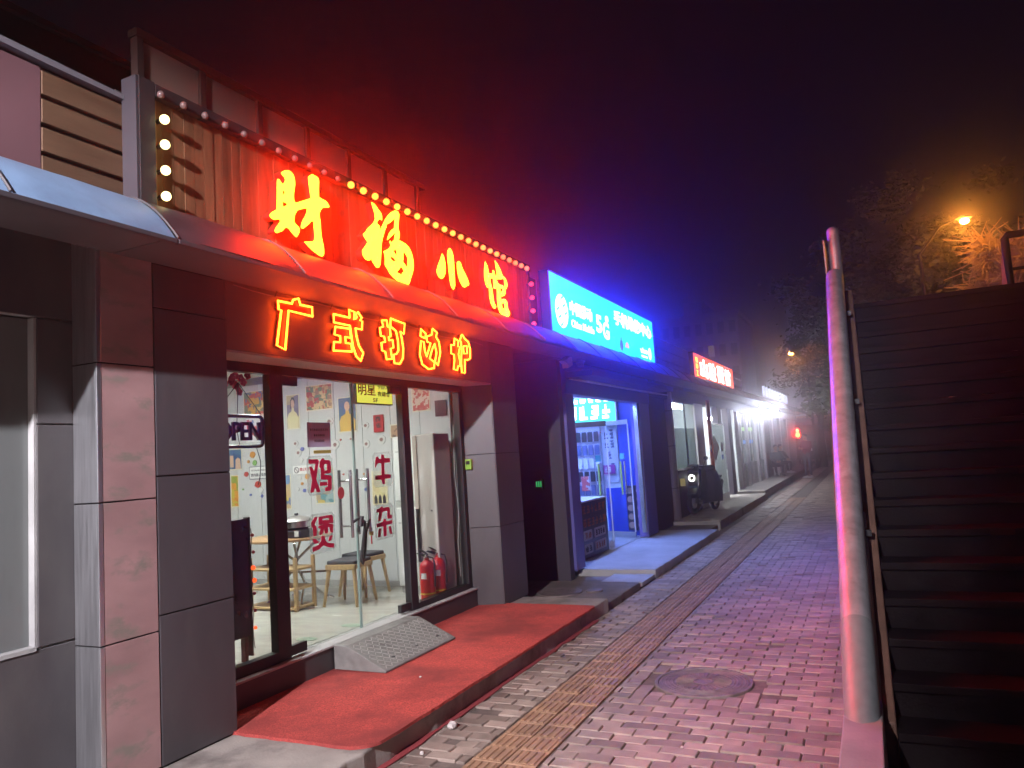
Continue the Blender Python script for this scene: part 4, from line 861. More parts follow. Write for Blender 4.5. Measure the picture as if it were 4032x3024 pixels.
MB().lathe((-5.22, 5.85, 1.145), [(0.148, 0), (0.12, 0.03), (0.05, 0.045), (0.02, 0.05)], 28).build('lid', steel_r, hp, smooth=True)
MB().lathe((-5.22, 5.85, 1.192), [(0.014, 0), (0.022, 0.018), (0.015, 0.026)], 12).build('knob', dark_m, hp)
bx('label', white_p, hp, -5.13, -5.08, 5.712, 5.718, 1.0, 1.055)
# wooden trolley
ct = thing('shelf_trolley', 'pale wooden three tier trolley behind the left pane', 'trolley', (-5.27, 5.6, 0.33))
for x in (-5.56, -5.0):
    for y in (5.53, 5.78): bx('leg', wood_l, ct, x, x+.03, y, y+.03, 0.33, 0.82)
for z in (0.345, 0.52, 0.7): bx('shelf', wood_l, ct, -5.6, -4.98, 5.52, 5.82, z, z+0.022, bevel=0.004)
# dark display board with string lights
db = thing('display_board', 'dark standing display board with red string lights in the left pane', 'display board', (-4.1, 3.95, 0.33))
bx('board', M('navy_board', (0.012, 0.009, 0.025), 0.3, var=(8, .5)), db, -4.13, -4.1, 3.62, 4.085, 0.5, 1.32)
bx('edge', dark_m, db, -4.14, -4.09, 4.086, 4.1, 0.36, 1.33)
for y in (3.66, 4.03): bx('leg', M('brown_leg', (0.1, 0.05, 0.04), 0.6), db, -4.14, -4.1, y, y+.03, 0.33, 0.5)
rl = E('string_light', (1.6, 0.16, 0.03))
for j, z in enumerate((1.2, 1.08, 0.97, 0.88, 0.79, 0.67, 0.55)):
    MB().ball((-4.08, 4.11 + random.uniform(-.006, .012), z), 0.017 if j in (2, 3) else 0.013, 8, 6).build('light', rl if j in (2, 3, 6) else red_paint, db, smooth=True)
MB().tube([(-4.085, 4.1 + .008*math.sin(k*1.7), 1.25-k*.07) for k in range(13)], 0.003, 5).build('cable', dark_m, db)
# refrigerator
rf = thing('refrigerator', 'tall white refrigerator against the grey wall behind the right door', 'refrigerator', (-4.33, 6.68, 0.33))
for z0, z1 in ((0.4, 1.19), (1.26, 1.915)):
    d = bx('door', white_p, rf, -4.48, -4.185, 6.5, 6.54, z0, z1, bevel=0.01)
    bx('handle', M('grey_trim', (0.4, 0.4, 0.4), 0.4), d, -4.45, -4.405, 6.492, 6.499, z1-0.16, z1-0.15)
bx('cabinet', white_p, rf, -4.48, -4.18, 6.541, 6.84, 0.36, 1.92, bevel=0.01)
bx('band', M('band_grey', (0.45, 0.46, 0.44), 0.4), rf, -4.48, -4.183, 6.505, 6.54, 1.195, 1.255)
bx('plinth', M('grey_trim', (0.4, 0.4, 0.4), 0.4), rf, -4.46, -4.2, 6.52, 6.8, 0.331, 0.398)
# floor air conditioner
ac = thing('air_conditioner', 'tall pale floor standing air conditioner behind the right pane', 'air conditioner', (-4.05, 6.55, 0.33))
acm = M('ac_beige', (0.5, 0.46, 0.43), 0.4, var=(3, .04))
bx('cabinet', acm, ac, -4.17, -3.93, 6.41, 6.72, 0.36, 1.92, bevel=0.012)
bx('side_panel', M('ac_tan', (0.4, 0.34, 0.29), 0.45), ac, -4.174, -4.13, 6.398, 6.409, 0.38, 1.905)
for k in range(6): bx('grille_slat', dark_m, ac, -4.167+k*.006, -4.163+k*.006, 6.392, 6.3975, 0.66, 1.18)
bx('badge', dk_p, ac, -4.0, -3.985, 6.403, 6.409, 1.15, 1.165)
bx('base', M('ac_tan', (0.4, 0.34, 0.29), 0.45), ac, -4.18, -3.92, 6.4, 6.73, 0.331, 0.359)
# extinguishers
def ext(label, c):
    t = thing('fire_extinguisher', label, 'fire extinguisher', c, 'red fire extinguishers')
    ORG[t.name] = Vector((0, 0, 0)); r = 0.072
    MB().lathe((0, 0, 0), [(r-.008, 0), (r, 0.008), (r, 0.30), (r*.9, 0.335), (r*.55, 0.362), (0.022, 0.372), (0.022, 0.39)], 24).build('cylinder', red_paint, t, smooth=True)
    MB().lathe((0, 0, 0.385), [(0.02, 0), (0.022, 0.03), (0.014, 0.036)], 12).build('valve', steel, t)
    MB().prism([(0.02, 0.41), (-0.02, 0.425), (-0.09, 0.44), (-0.11, 0.43), (-0.08, 0.42), (-0.02, 0.4)], 'y', -0.01, 0.01).build('lever', dark_m, t)
    MB().prism([(0.02, 0.42), (-0.01, 0.445), (-0.06, 0.47), (-0.085, 0.475), (-0.05, 0.452), (0, 0.425)], 'y', -0.01, 0.01).build('handle', dark_m, t)
    MB().tube([(0.02, 0, .4), (0.07, 0, .39), (0.088, 0, .33), (0.083, 0, .2), (0.08, 0, .12)], 0.008, 8).build('hose', rubber, t, smooth=True)
    lab = MB()
    n = 6
    pts = [((r+.001)*math.cos(R_(-115+k*10)), (r+.001)*math.sin(R_(-115+k*10))) for k in range(n)]
    for (a, b) in zip(pts[:-1], pts[1:]): lab.quad((a[0], a[1], .2), (b[0], b[1], .2), (b[0], b[1], .255), (a[0], a[1], .255))
    lab.build('label', white_p, t)
    MB().lathe((0, 0, 0.055), [(r+.0015, 0), (r+.0015, 0.012)], 24).build('band', M('yellow_band', (0.6, 0.5, 0.05), 0.4), t)
    return t
e1 = ext('front red fire extinguisher with white label behind the right pane', (-3.975, 6.24, 0.331))
tcopy(e1, (-3.965, 6.42, 0.331), R_(25), 'red fire extinguisher standing behind the front one')
cb = MB().tube([(-3.93, 6.82, 2.0), (-3.935, 6.8, 1.5), (-3.93, 6.83, 1.1), (-3.94, 6.8, 0.8), (-3.935, 6.81, 0.45)], 0.005, 6)
tag(cb.build('cable', white_p), 'white cable hanging down the wall beside the air conditioner', 'cable')
for j, (x, y) in enumerate(((-4.12, 4.68), (-4.05, 5.15))):
    o = MB().prism([(x + .1*math.cos(q*.7), y + .06*math.sin(q*.7)) for q in range(9)], 'z', 0.331, 0.333).build('floor_sticker', M('green_vinyl', (0.34, 0.46, 0.36), 0.3))
    tag(o, ['green floor sticker just inside the left glass door', 'faint green floor sticker inside the right glass door'][j], 'floor sticker')
# ramp plate outside the doors
rp = thing('threshold_ramp', 'grey ribbed plastic ramp plate leading up to the glass doors', 'ramp', (-3.5, 5.1, 0.15))
rm = M('ramp_grey', (0.22, 0.215, 0.2), 0.6, var=(14, .2), bump=(70, .25), stain=(4, (0.09, 0.085, 0.08), .5, .75))
prof = [(-3.775, 0.15), (-3.31, 0.15), (-3.31, 0.165), (-3.66, 0.325), (-3.775, 0.325)]
MB().prism(prof, 'y', 4.58, 5.58).build('body', rm, rp, bevel=0.005)
tr = MB()
for i in range(9):
    for j in range(26):
        u = (i+.5)/9; y = 4.61 + (j+.5)*0.0365; x = -3.645 + u*0.32; z = 0.325 - (x+3.66)*0.457
        a = 0.014 if (i+j) % 2 else -0.014
        tr.tube([(x-.012, y-a, z+.0135*.457*0+.0055), (x+.012, y+a, z-.011+.0055)], 0.0042, 4)
tr.build('tread', M('ramp_tread', (0.36, 0.35, 0.32), 0.55, var=(20, .2)), rp)
for y in (4.8, 5.12, 5.43): MB().lathe((-3.4, y, 0.2045), [(0.018, 0), (0.018, 0.005)], 14).build('screw_hole', dark_m, rp)
# litter
for j, (x, y, s_) in enumerate(((-2.5, 4.12, 0.03), (-2.47, 3.72, 0.012), (-2.36, 4.9, 0.009), (-3.0, 4.55, 0.008), (-1.1, 4.2, 0.008))):
    z = 0.149 if x < -2.6 else 0.0
    mb = MB(); mb.ball((x, y, z+s_*.7), s_, 7, 5, (1.0, 1.3, .75))
    mb.v = [(p[0]+random.uniform(-1, 1)*s_*.25, p[1]+random.uniform(-1, 1)*s_*.25, max(z, p[2]+random.uniform(-1, 1)*s_*.2)) for p in mb.v]
    o = mb.build('litter', M('tissue', (0.62, 0.55, 0.52), 0.9))
    tag(o, ['crumpled white tissue on the bricks beside the step', 'small white scrap on the bricks near the step corner', 'white scrap on the bricks left of the guide strip', 'white speck of litter on the red carpet', 'white scrap on the bricks below the manhole'][j], 'litter')
# ================================================================== PHONE SHOP
ph = thing('phone_shop', 'blue phone repair shop under the cyan lightbox', 'building', (-3.6, 11, 0))
dk_wall = M('dark_wall', (0.05, 0.04, 0.055), 0.7, var=(3, .2))
blue_spill_m = M('blue_spill', (0.11, 0.1, 0.34), 0.5, var=(4, .1))  # blue light spill from the shop is put into the column colour
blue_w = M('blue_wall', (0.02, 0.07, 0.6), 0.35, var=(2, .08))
bx('recess_back', dk_wall, ph, -4.6, -4.3, 7.5, 9.2, 0, 2.86)
bx('recess_side', dk_wall, ph, -4.3, -3.62, 9.05, 9.19, 0, 2.86)
for k in range(6): bx('shutter_slat', M('shutter', (0.07, 0.055, 0.07), 0.5), ph, -4.3, -4.27, 7.7, 9.0, 0.1+k*.4, 0.49+k*.4, bevel=0.01)
bx('door_column', blue_spill_m, ph, -3.72, -3.58, 9.192, 9.5, 0.12, 2.41)
bx('door_column', blue_spill_m, ph, -3.74, -3.58, 12.66, 13.3, 0.12, 2.41)
bx('header', M('blue_spill_header', (0.05, 0.06, 0.32), 0.5), ph, -3.74, -3.56, 9.192, 13.3, 2.412, 2.855)  # header tinted for the blue spill and veil
for k in range(5):
    bx('shutter_rail', steel_r, ph, -3.55+k*.06, -3.52+k*.06, 9.3, 13.6, 2.60-k*.012, 2.612-k*.012)
bx('shutter_box', M('shutter_box', (0.05, 0.06, 0.3), 0.5), ph, -3.56, -3.2, 9.25, 13.7, 2.625, 2.7)  # box colour holds the same blue spill
bx('guide_rail', steel, ph, -3.66, -3.59, 12.56, 12.65, 0.2, 2.41)
bx('floor', floor_m, ph, -6.5, -3.74, 9.2, 13.15, 0.0, 0.105)
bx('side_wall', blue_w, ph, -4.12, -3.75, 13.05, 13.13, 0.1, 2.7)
bx('shelf_wall', white_p, ph, -6.5, -4.13, 13.05, 13.13, 0.1, 2.7)
bx('back_wall', white_p, ph, -6.6, -6.5, 9.2, 13.15, 0.1, 2.7)
bx('left_wall', white_p, ph, -6.5, -3.74, 9.2, 9.28, 0.1, 2.7)
bx('ceiling', white_p, ph, -6.6, -3.74, 9.2, 13.15, 2.7, 2.78)
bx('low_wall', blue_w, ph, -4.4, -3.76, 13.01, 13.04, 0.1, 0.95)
bx('roof_slab', M('roof_felt', (0.06, 0.055, 0.06), 0.9), ph, -6.6, -3.6, 9.0, 14.6, 2.87, 3.0)
bx('end_wall', dk_wall, ph, -6.5, -3.85, 13.3, 13.5, 0, 2.86)
for k, (x, y) in enumerate(((-4.15, 10.9), (-5.4, 11.4))):
    lt = thing('ceiling_light', ['ceiling tube light near the phone shop door', 'ceiling tube light deep in the phone shop'][k], 'ceiling light', (x, y, 2.6), 'ceiling lights inside the phone shop')
    bx('tube', E('lamp_blue', (24, 40, 130)), lt, x-.06, x+.06, y-1.0, y+1.0, 2.66, 2.695)
# glowing cyan sign inside
cs = thing('inner_sign', 'glowing cyan sign with white characters inside the phone shop', 'sign', (-4.45, 12.85, 2.1))
bx('case', steel_r, cs, -5.3, -4.06, 12.87, 12.95, 2.12, 2.62)
bx('face', E('cyan_face', (0.12, 1.3, 1.6)), cs, -5.28, -4.08, 12.86, 12.87, 2.14, 2.6)
wt = E('sign_white', (3.0, 3.6, 5.0))
marks(5, -5.2, -4.14, 2.2, 2.45, 12.85, wt, cs, 'y', .004, .26, 3)
marks(7, -5.2, -4.14, 2.5, 2.58, 12.85, wt, cs, 'y', .004, .26, 4)
# display rack with phone cases
rk = thing('case_rack', 'white wall rack hung with black and white phone cases in the phone shop', 'rack', (-4.7, 12.95, 0.8))
bx('board', M('rack_white', (0.6, 0.6, 0.66), .5), rk, -5.2, -4.44, 13.01, 13.05, 0.7, 2.1)
for r in range(5):
    for c in range(6):
        x = -5.12+c*.115; z = 1.88-r*.24
        hk = MB().cyl((x+.04, 13.01, z+.11), (x+.04, 12.91, z+.115), .004, n=6).build('hook', steel, rk)
        bx('phone_case', [dark_m, white_p, M('case_blue', (.1, .12, .25), .4)][(r*5+c*3) % 3 if r != 2 else 1], rk, x, x+.085, 12.95, 12.96, z-.08, z+.1)
def sheet(name, label, cat, x0, x1, y, z0, z1, mat, txt=None, tm=None):
    t = thing(name, label, cat, ((x0+x1)/2, y, z0))
    bx('panel', mat, t, x0, x1, y, y+.006, z0, z1)
    for (s_, a, b, c, d) in (txt or []):
        marks(s_, x0+(x1-x0)*a, x0+(x1-x0)*b, z0+(z1-z0)*c, z0+(z1-z0)*d, y-.002, tm, t, 'y', .002, .18, 5)
    return t
sheet('shop_poster', 'white shop poster with dark characters and phone marks left of the blue wall', 'poster', -4.43, -4.14, 13.03, 1.05, 2.05, M('poster_white', (.62, .62, .68), .4), [(2, .15, .85, .78, .95), (2, .15, .85, .62, .75), (1, .35, .65, .42, .56), (2, .2, .8, .2, .34)], M('ink_navy', (.03, .03, .12), .5))
sheet('shop_poster', 'magenta arrow poster inside the phone shop beside the door handle', 'poster', -4.42, -4.2, 12.99, 1.2, 1.36, M('magenta', (.4, .05, .3), .4), [(2, .1, .7, .2, .8)], white_p)
sheet('price_card', 'red and white price card standing on the phone shop counter', 'price card', -4.62, -4.47, 12.35, 0.95, 1.2, PRINT('print_price', [(.6, .15, .12), (.62, .55, .55), (.55, .1, .1), (.65, .6, .6)], 14, 3))
# counter with price posters facing the street
cn = thing('counter', 'dark counter front with rows of printed price labels at the phone shop door', 'counter', (-3.9, 10.7, 0.1))
bx('front', M('navy_front', (0.02, 0.02, 0.06), 0.35), cn, -3.98, -3.83, 10.1, 11.25, 0.1, 0.9)
bx('top', white_p, cn, -4.5, -3.82, 10.08, 11.27, 0.901, 0.925)
orange_i = M('orange_ink', (.45, .14, .06), .5)
for r, z in enumerate((0.74, 0.55)):
    marks(6, 10.16, 11.2, z, z+.11, -3.827, orange_i, cn, seed=r+7)
for r, z in enumerate((0.36, 0.17)):
    for c in range(2):
        y0 = 10.16+c*.46; y1 = y0+(.36 if c == 0 else .5)
        p = MB().prism(rrect(y0, y1, z, z+.14, .025), 'x', -3.829, -3.824).build('label', M('label_white', (.55, .52, .5), .5), cn)
        marks(2+c*2, y0+.03, y1-.03, z+.03, z+.11, -3.823, [orange_i, M('ink', (.02, .02, .03), .8)][(r+c) % 2], p, seed=r*2+c)
pc = thing('sticker_panel', 'dark panel with round price stickers beside the right phone shop column', 'panel', (-3.8, 12.95, 0.2))
bx('panel', M('navy_front', (0.02, 0.02, 0.06), 0.35), pc, -4.02, -3.67, 12.95, 13, 0.2, 0.98)
for r in range(5):
    for c in range(2):
        MB().prism([(-3.95+c*.17+.055*math.cos(q*.5236), .29+r*.15+.055*math.sin(q*.5236)) for q in range(12)], 'y', 12.94, 12.95).build('sticker', M('label_dim', (.3, .22, .22), .5), pc)
def shop_door(label, hinge, end, z0, z1):
    t = thing('glass_door', label, 'door', (hinge[0], hinge[1], z0))
    d = Vector((end[0]-hinge[0], end[1]-hinge[1], 0)); L = d.length; d.normalize(); n = Vector((-d.y, d.x, 0))*0.006
    def pan(name, mat, a, b, za, zb, k=1.0):
        p = [Vector((hinge[0], hinge[1], 0))+d*a, Vector((hinge[0], hinge[1], 0))+d*b]
        pts = [(p[0]+n*k)[:2], (p[1]+n*k)[:2], (p[1]-n*k)[:2], (p[0]-n*k)[:2]]
        return MB().prism(pts, 'z', za, zb).build(name, mat, t)
    pan('pane', glass, 0.01, L-.01, z0+.1, z1-.08); pan('bottom_rail', steel, 0, L, z0, z0+.1, 2); pan('top_rail', steel, 0, L, z1-.08, z1, 2)
    pan('edge', M('glass_edge2', (.55, .6, .66), .2), L-.02, L-.002, z0+.1, z1-.08, 1.3)
    hp_ = Vector((hinge[0], hinge[1], 0))+d*(L*.72)
    for s_ in (-1, 1):
        q = hp_+n*s_*9
        MB().cyl((q.x, q.y, .85), (q.x, q.y, 1.42), .016, n=10).build('handle', M('lime_handle', (.45, .6, .12), .3) if s_ < 0 else steel, t, smooth=True)
    pan('sticker', M('teal_sticker', (.08, .4, .42), .4), L*.66, L*.8, 1.46, 1.56, 1.6)
    return t
shop_door('left glass door of the phone shop, swung open', (-4.35, 11.2), (-3.8, 11.45), .11, 2.1)
shop_door('right glass door of the phone shop, swung open', (-4.4, 12.85), (-3.79, 12.62), .11, 2.14)
# cyan lightbox
bs = thing('lightbox_sign', 'large glowing cyan lightbox with white characters above the phone shop', 'sign', (-3.4, 10.7, 3.0))
bx('case', M('case_blue2', (.03, .05, .12), .4), bs, -3.48, -3.352, 8.33, 13.14, 3.0, 3.875)
bx('face', E('cyan_lightbox', (0.04, 0.95, 34.0)), bs, -3.3515, -3.347, 8.35, 13.12, 3.02, 3.86)
wl_ = E('lightbox_white', (1.7, 2.3, 30.0))
def lt(body, y0, y1, z0, z1, m=wl_, bold=.025): return text('lettering', body, y0, y1, z0, z1, -3.343, m, bs, th=.006, bold=bold)
# round emblem: two interlocked bands in a ring
cyx, cz, ra, rbb = 8.69, 3.41, .215, .215
ring_o = [(cyx+ra*math.cos(k*.2618), cz+rbb*math.sin(k*.2618)) for k in range(24)]
glyph('emblem_disc', [ring_o], -3.346, -3.344, wl_, bs)
cyl_c = E('cyan_lightbox', (0.04, 0.95, 34.0))
for k, off in enumerate((-0.095, 0.0, 0.095)):
    pts = []
    for j in range(9):
        u = -0.15 + j*0.0375; v = off + 0.06*math.tanh(u*22)
        pts.append((cyx+u*0.8-off*.55, cz + v*1.0 + u*.25))
    up = [(a, b+.016) for a, b in pts]; dn = [(a, b-.016) for a, b in reversed(pts)]
    glyph('emblem_band', [up+dn], -3.3435, -3.342, cyl_c, bs)
lt('中国移动', 8.98, 9.84, 3.41, 3.6); lt('China Mobile', 9.0, 9.88, 3.25, 3.35, bold=.02)
lt('5', 10.0, 10.24, 3.3, 3.56, bold=.03); lt('G', 10.28, 10.56, 3.24, 3.5, bold=.03); lt('手机维修中心', 10.86, 13.0, 3.52, 3.76, bold=.035)
lt('●', 10.42, 10.56, 3.5, 3.6)
dkm = M('dark_print', (.01, .02, .03), .5)
# fruit shaped mark
fru = [(11.15+.075*math.cos(a)*(1+.1*math.cos(2*a)), 3.235+.075*math.sin(a)*(1.05-.12*math.cos(2*a))) for a in [k*.314 for k in range(20)]]
glyph('fruit_mark', [fru], -3.346, -3.343, E('grey_print', (.12, .2, .38)), bs)
glyph('fruit_leaf', [[(11.13, 3.325), (11.15, 3.32), (11.17, 3.345), (11.15, 3.36)]], -3.346, -3.343, E('grey_print', (.12, .2, .38)), bs)
for k in range(6):
    a = R_(20+28*k); c = (11.45, 3.215)
    glyph('petal', [[(c[0]+.02*math.cos(a), c[1]+.02*math.sin(a)), (c[0]+.08*math.cos(a-.25), c[1]+.08*math.sin(a-.25)), (c[0]+.1*math.cos(a), c[1]+.1*math.sin(a)), (c[0]+.08*math.cos(a+.25), c[1]+.08*math.sin(a+.25))]], -3.346, -3.342, E('pink_print', (1.3, .5, .75)), bs)
lt('vivo', 12.2, 12.65, 3.22, 3.32); lt('智能手机', 12.25, 12.62, 3.15, 3.19)
glyph('oval_mark', [[(12.8+.1*math.cos(k*.5236), 3.25+.11*math.sin(k*.5236)) for k in range(12)]], -3.346, -3.344, E('amber_print', (1.6, 1.15, .4)), bs)
# cameras under the awning
def cctv(label, y, z, d, col):
    t = thing('security_camera', label, 'security camera', (-3.4, y, z), 'cameras under the phone shop awning')
    MB().prism([(y-.16*d, z-.0), (y+.1*d, z+.09), (y+.12*d, z-.03), (y-.04*d, z-.08), (y-.05*d, z-.03)], 'x', -3.44, -3.36).build('housing', col, t)
    MB().cyl((-3.4, y+.03, z+.06), (-3.4, y+.03, 2.852), .018, n=8).build('bracket', col, t)
cctv('pinkish security camera under the awning left of the phone shop door', 8.86, 2.78, 1, M('camera_white', (.5, .42, .44), .4))
cctv('second security camera under the awning, pointing the other way', 9.38, 2.84, -.6, M('camera_grey', (.25, .25, .32), .4))
mt = thing('meter_light', 'tiny green lit meter in the dark recess beside the phone shop', 'meter', (-4.0, 8.98, 1.2))
bx('box', dark_m, mt, -4.0, -3.9, 8.98, 9.04, 1.18, 1.32)
for k in range(3): bx('light', E('green_led', (.03, .35, .09)), mt, -3.985+k*.03, -3.97+k*.03, 8.972, 8.979, 1.22, 1.29)
# ================================================================== NOODLE SHOP
nd = thing('noodle_shop', 'noodle shop with lit windows between round steel columns', 'building', (-3.75, 18.5, 0))
pale_in = M('pale_interior', (.5, .52, .52), .5, var=(3, .1))
bx('wall_upper', dk_wall, nd, -4.0, -3.75, 13.52, 24.0, 2.6, 2.855)
bx('wall_low', dk_wall, nd, -4.0, -3.765, 15.88, 17.95, .05, 1.1)
bx('dark_panel', dk_wall, nd, -4.0, -3.78, 13.52, 15.3, .0, 2.6)
colm = M('column_steel', (.35, .3, .3), .35, .6, var=(5, .15), stretch=(6, 6, .4))
def column(y, r=.2, x=-3.9, z1=2.86):
    c = MB(); c.cyl((x, y, 0.05), (x, y, z1), r, n=20); o = c.build('column', colm, nd, smooth=True)
    for z in (.75, 1.62, 2.35): MB().cyl((x, y, z), (x, y, z+.012), r+.003, n=20).build('joint', dark_m, o)
column(15.6)
bx('pier', M('pale_pier', (.34, .32, .33), .45, var=(3, .1)), nd, -3.98, -3.735, 18.0, 18.9, .1, 2.6)
bx('window_sill', white_p, nd, -3.9, -3.62, 15.85, 17.95, 1.1, 1.13)
for y0, y1 in ((15.9, 16.92), (16.98, 17.9)):
    bx('window', glass_d, nd, -3.762, -3.755, y0, y1, 1.13, 2.6)
    bx('window_film', frosted, nd, -3.772, -3.768, y0, y1, 1.13, 2.0)
bx('mullion', alu, nd, -3.78, -3.745, 16.92, 16.98, 1.13, 2.6); bx('window_head', alu, nd, -3.78, -3.745, 15.88, 17.95, 2.56, 2.6)
bx('room_back', pale_in, nd, -6.6, -6.5, 13.5, 24.0, 0, 2.8); bx('room_floor', floor_m, nd, -6.5, -3.9, 15.3, 24.0, .02, .1)
bx('room_ceiling', white_p, nd, -6.6, -3.76, 13.5, 24.0, 2.8, 2.85); bx('room_end', pale_in, nd, -6.5, -3.8, 23.9, 24.0, .1, 2.8); bx('room_end', pale_in, nd, -6.5, -4.0, 15.2, 15.3, .1, 2.8)
for k, (y, w) in enumerate(((17.0, .8), (20.4, .8), (22.6, .7))):
    l2 = thing('ceiling_light', ['ceiling tube light behind the noodle shop window', 'ceiling tube light over the noodle shop door', 'ceiling tube light at the far end of the noodle shop'][k], 'ceiling light', (-4.8, y, 2.6), 'ceiling lights inside the noodle shop')
    bx('tube', E('lamp_cool', (60, 64, 68)), l2, -4.95, -4.65, y-w, y+w, 2.66, 2.7)
l4 = thing('tube_lamp', 'bright tube lamp seen through the noodle shop doorway', 'lamp', (-4.1, 21.9, 2.3))
MB().cyl((-4.1, 21.4, 2.32), (-4.1, 22.5, 2.32), .04, n=12).build('tube', E('tube_white', (45, 48, 52)), l4, smooth=True)
for y in (21.5, 22.4): MB().cyl((-4.1, y, 2.34), (-4.1, y, 2.8), .008, n=6).build('hanger', steel_r, l4)
# open door leaf with a diamond mark
dn = thing('swing_door', 'glass swing door with pale diamond sign at the noodle shop', 'door', (-3.6, 19.6, .1))
bx('pane', glass_d, dn, -3.62, -3.61, 18.95, 20.9, .15, 2.1)
for a, b in ((18.92, 18.97), (20.88, 20.93)): bx('stile', white_p, dn, -3.63, -3.6, a, b, .12, 2.12)
bx('rail', white_p, dn, -3.63, -3.6, 18.971, 20.879, 2.08, 2.12); bx('rail', steel_r, dn, -3.63, -3.6, 18.971, 20.879, .12, .3)
MB().prism([(18.75, 1.5), (19.35, 1.84), (19.95, 1.5), (19.35, 1.16)], 'x', -3.598, -3.59).build('diamond_sign', M('pale_blue_board', (.72, .78, .8), .5), dn)
bx('handle', steel, dn, -3.57, -3.55, 20.6, 20.63, .9, 1.4)
bx('notice', M('paper_w', (.6, .6, .62), .7), dn, -3.598, -3.594, 20.2, 20.55, 1.4, 1.62); bx('notice', M('paper_b', (.1, .15, .5), .6), dn, -3.598, -3.594, 20.25, 20.5, 1.18, 1.3)
for a, b in ((20.95, 21.5), (22.5, 23.1)): bx('post', dk_wall, nd, -3.9, -3.74, a, b, .1, 2.6)
MB().cyl((-3.6, 18.95, .1), (-3.6, 18.95, 2.7), .05, n=12).build('red_pipe', M('orange_pipe', (.45, .1, .05), .5), nd)
ss = thing('red_lightbox', 'red lit sign with white and yellow characters above the noodle shop', 'sign', (-3.4, 19, 3.1))
bx('case', M('case_red', (.1, .01, .01), .5), ss, -3.45, -3.352, 16.48, 21.65, 3.05, 3.66)
bx('face', E('red_face', (2.6, .2, .09)), ss, -3.3515, -3.348, 16.52, 21.61, 3.08, 3.63)
ww = E('white_letters', (5.5, 4.8, 4.8)); yy = E('yellow_letters', (2.2, 1.3, .15))
for k, c in enumerate('山陕面馆'): text('lettering', c, 17.15+k*1.06, 17.98+k*1.06, 3.14, 3.56, -3.344, ww, ss, th=.005, bold=.035)
for k in range(3): marks(1, 16.62, 16.95, 3.44-k*.15, 3.56-k*.15, -3.344, yy, ss, th=.005, heavy=.2, seed=k)
# ================================================================== END SHOPS
es = thing('end_shop', 'far shops with steel doors under small white letters and floodlights', 'building', (-3.8, 32, 0))
bx('wall_upper', dk_wall, es, -4.1, -3.8, 24.02, 46, 2.55, 2.86)
for y in (24.4, 26.2, 28.6, 30.5, 33.5, 36.5, 39.5): bx('pier', M('pale_pier', (.34, .32, .33), .45), es, -4.05, -3.76, y, y+.35, .1, 2.55)
for a, b in ((24.75, 26.2), (26.55, 28.6), (28.95, 30.5)):
    f = bx('door_panel', glass_d, es, -3.86, -3.84, a+.05, b-.05, .9, 2.5); bx('lower_panel', steel_r, es, -3.87, -3.84, a+.05, b-.05, .12, .88)
    bx('door_frame', steel_r, es, -3.88, -3.82, (a+b)/2-.04, (a+b)/2+.04, .12, 2.5)
for a, b in ((30.85, 33.5), (33.85, 36.5), (36.85, 39.5), (39.85, 46)): bx('shutter', M('dark_shutter', (.07, .06, .07), .5, var=(3, .2)), es, -3.95, -3.88, a, b, .1, 2.55)
bx('back', pale_in, es, -6.6, -6.5, 24.0, 46, 0, 2.9); bx('roof', M('roof_felt', (0.06, 0.055, 0.06), 0.9), es, -6.6, -3.6, 14.6, 46, 2.87, 3.0)
bx('room_floor', floor_m, es, -6.5, -3.9, 24.02, 31.0, .02, .1)
for k, (y0, z, c, s_) in enumerate(((25.6, 1.95, (.3, .5, .12), ''), (25.5, 1.52, (.03, .2, .6), '小'))):
    o = thing('door_sign', ['green banner sticker on the end shop door', 'blue banner sticker on the end shop door'][k], 'sticker', (-3.83, y0, z))
    bx('sheet', M('banner_%d' % k, c, .4), o, -3.838, -3.832, y0, y0+2.4, z, z+.13)
    if s_: text('lettering', s_, y0+1.1, y0+1.35, z+.02, z+.11, -3.83, white_p, o, bold=.03)
wlet = E('white_led', (.8, .85, 1.1))
wl4 = thing('led_letters', 'row of small white glowing letters above the farthest awning', 'sign', (-3.4, 32.4, 3.2))
rn = random.Random(5)
for k in range(10):
    y = 28.1+k*.9; mb = MB(); z0, z1 = 3.17, 3.55
    if k == 6:
        for z in (3.2, 3.35, 3.5): mb.ball((-3.35, y+.2, z), .06, 8, 6)
    else:
        mb.tube([(-3.35, y+.2, z0), (-3.35, y+.2, z1)], .045, 8)
        for z in (z0+.08, (z0+z1)/2, z1-.06): mb.tube([(-3.35, y+.1, z), (-3.35, y+.2, z+rn.uniform(-.03, .03)), (-3.35, y+.3, z)], .028, 6)
    mb.build('letter', wlet, wl4, smooth=True)
for k, y in enumerate((25.6, 28.2)):
    l3 = thing('ceiling_light', ['ceiling tube light behind the green bannered end shop door', 'ceiling tube light at the back of the end shop'][k], 'ceiling light', (-4.9, y, 2.6), 'ceiling lights inside the end shop')
    bx('tube', E('lamp_cool2', (34, 37, 39)), l3, -5.0, -4.8, y-.7, y+.7, 2.66, 2.7)
fl_m = E('flood_white', (220, 240, 285))
for k, (y, z) in enumerate(((26.0, 2.6), (27.5, 2.54), (30.0, 2.66))):
    t = thing('floodlight', ['nearest bright white floodlight under the end shop awning', 'middle bright white floodlight under the end shop awning', 'farthest bright white floodlight under the end shop awning'][k], 'floodlight', (-3.2, y, z), 'floodlights under the far awning')
    MB().ball((-3.2, y, z), .09, 14, 10).build('lamp', fl_m, t, smooth=True)
    MB().cyl((-3.25, y+.05, z+.06), (-3.3, y+.05, 2.85), .02, n=8).build('bracket', dark_m, t)
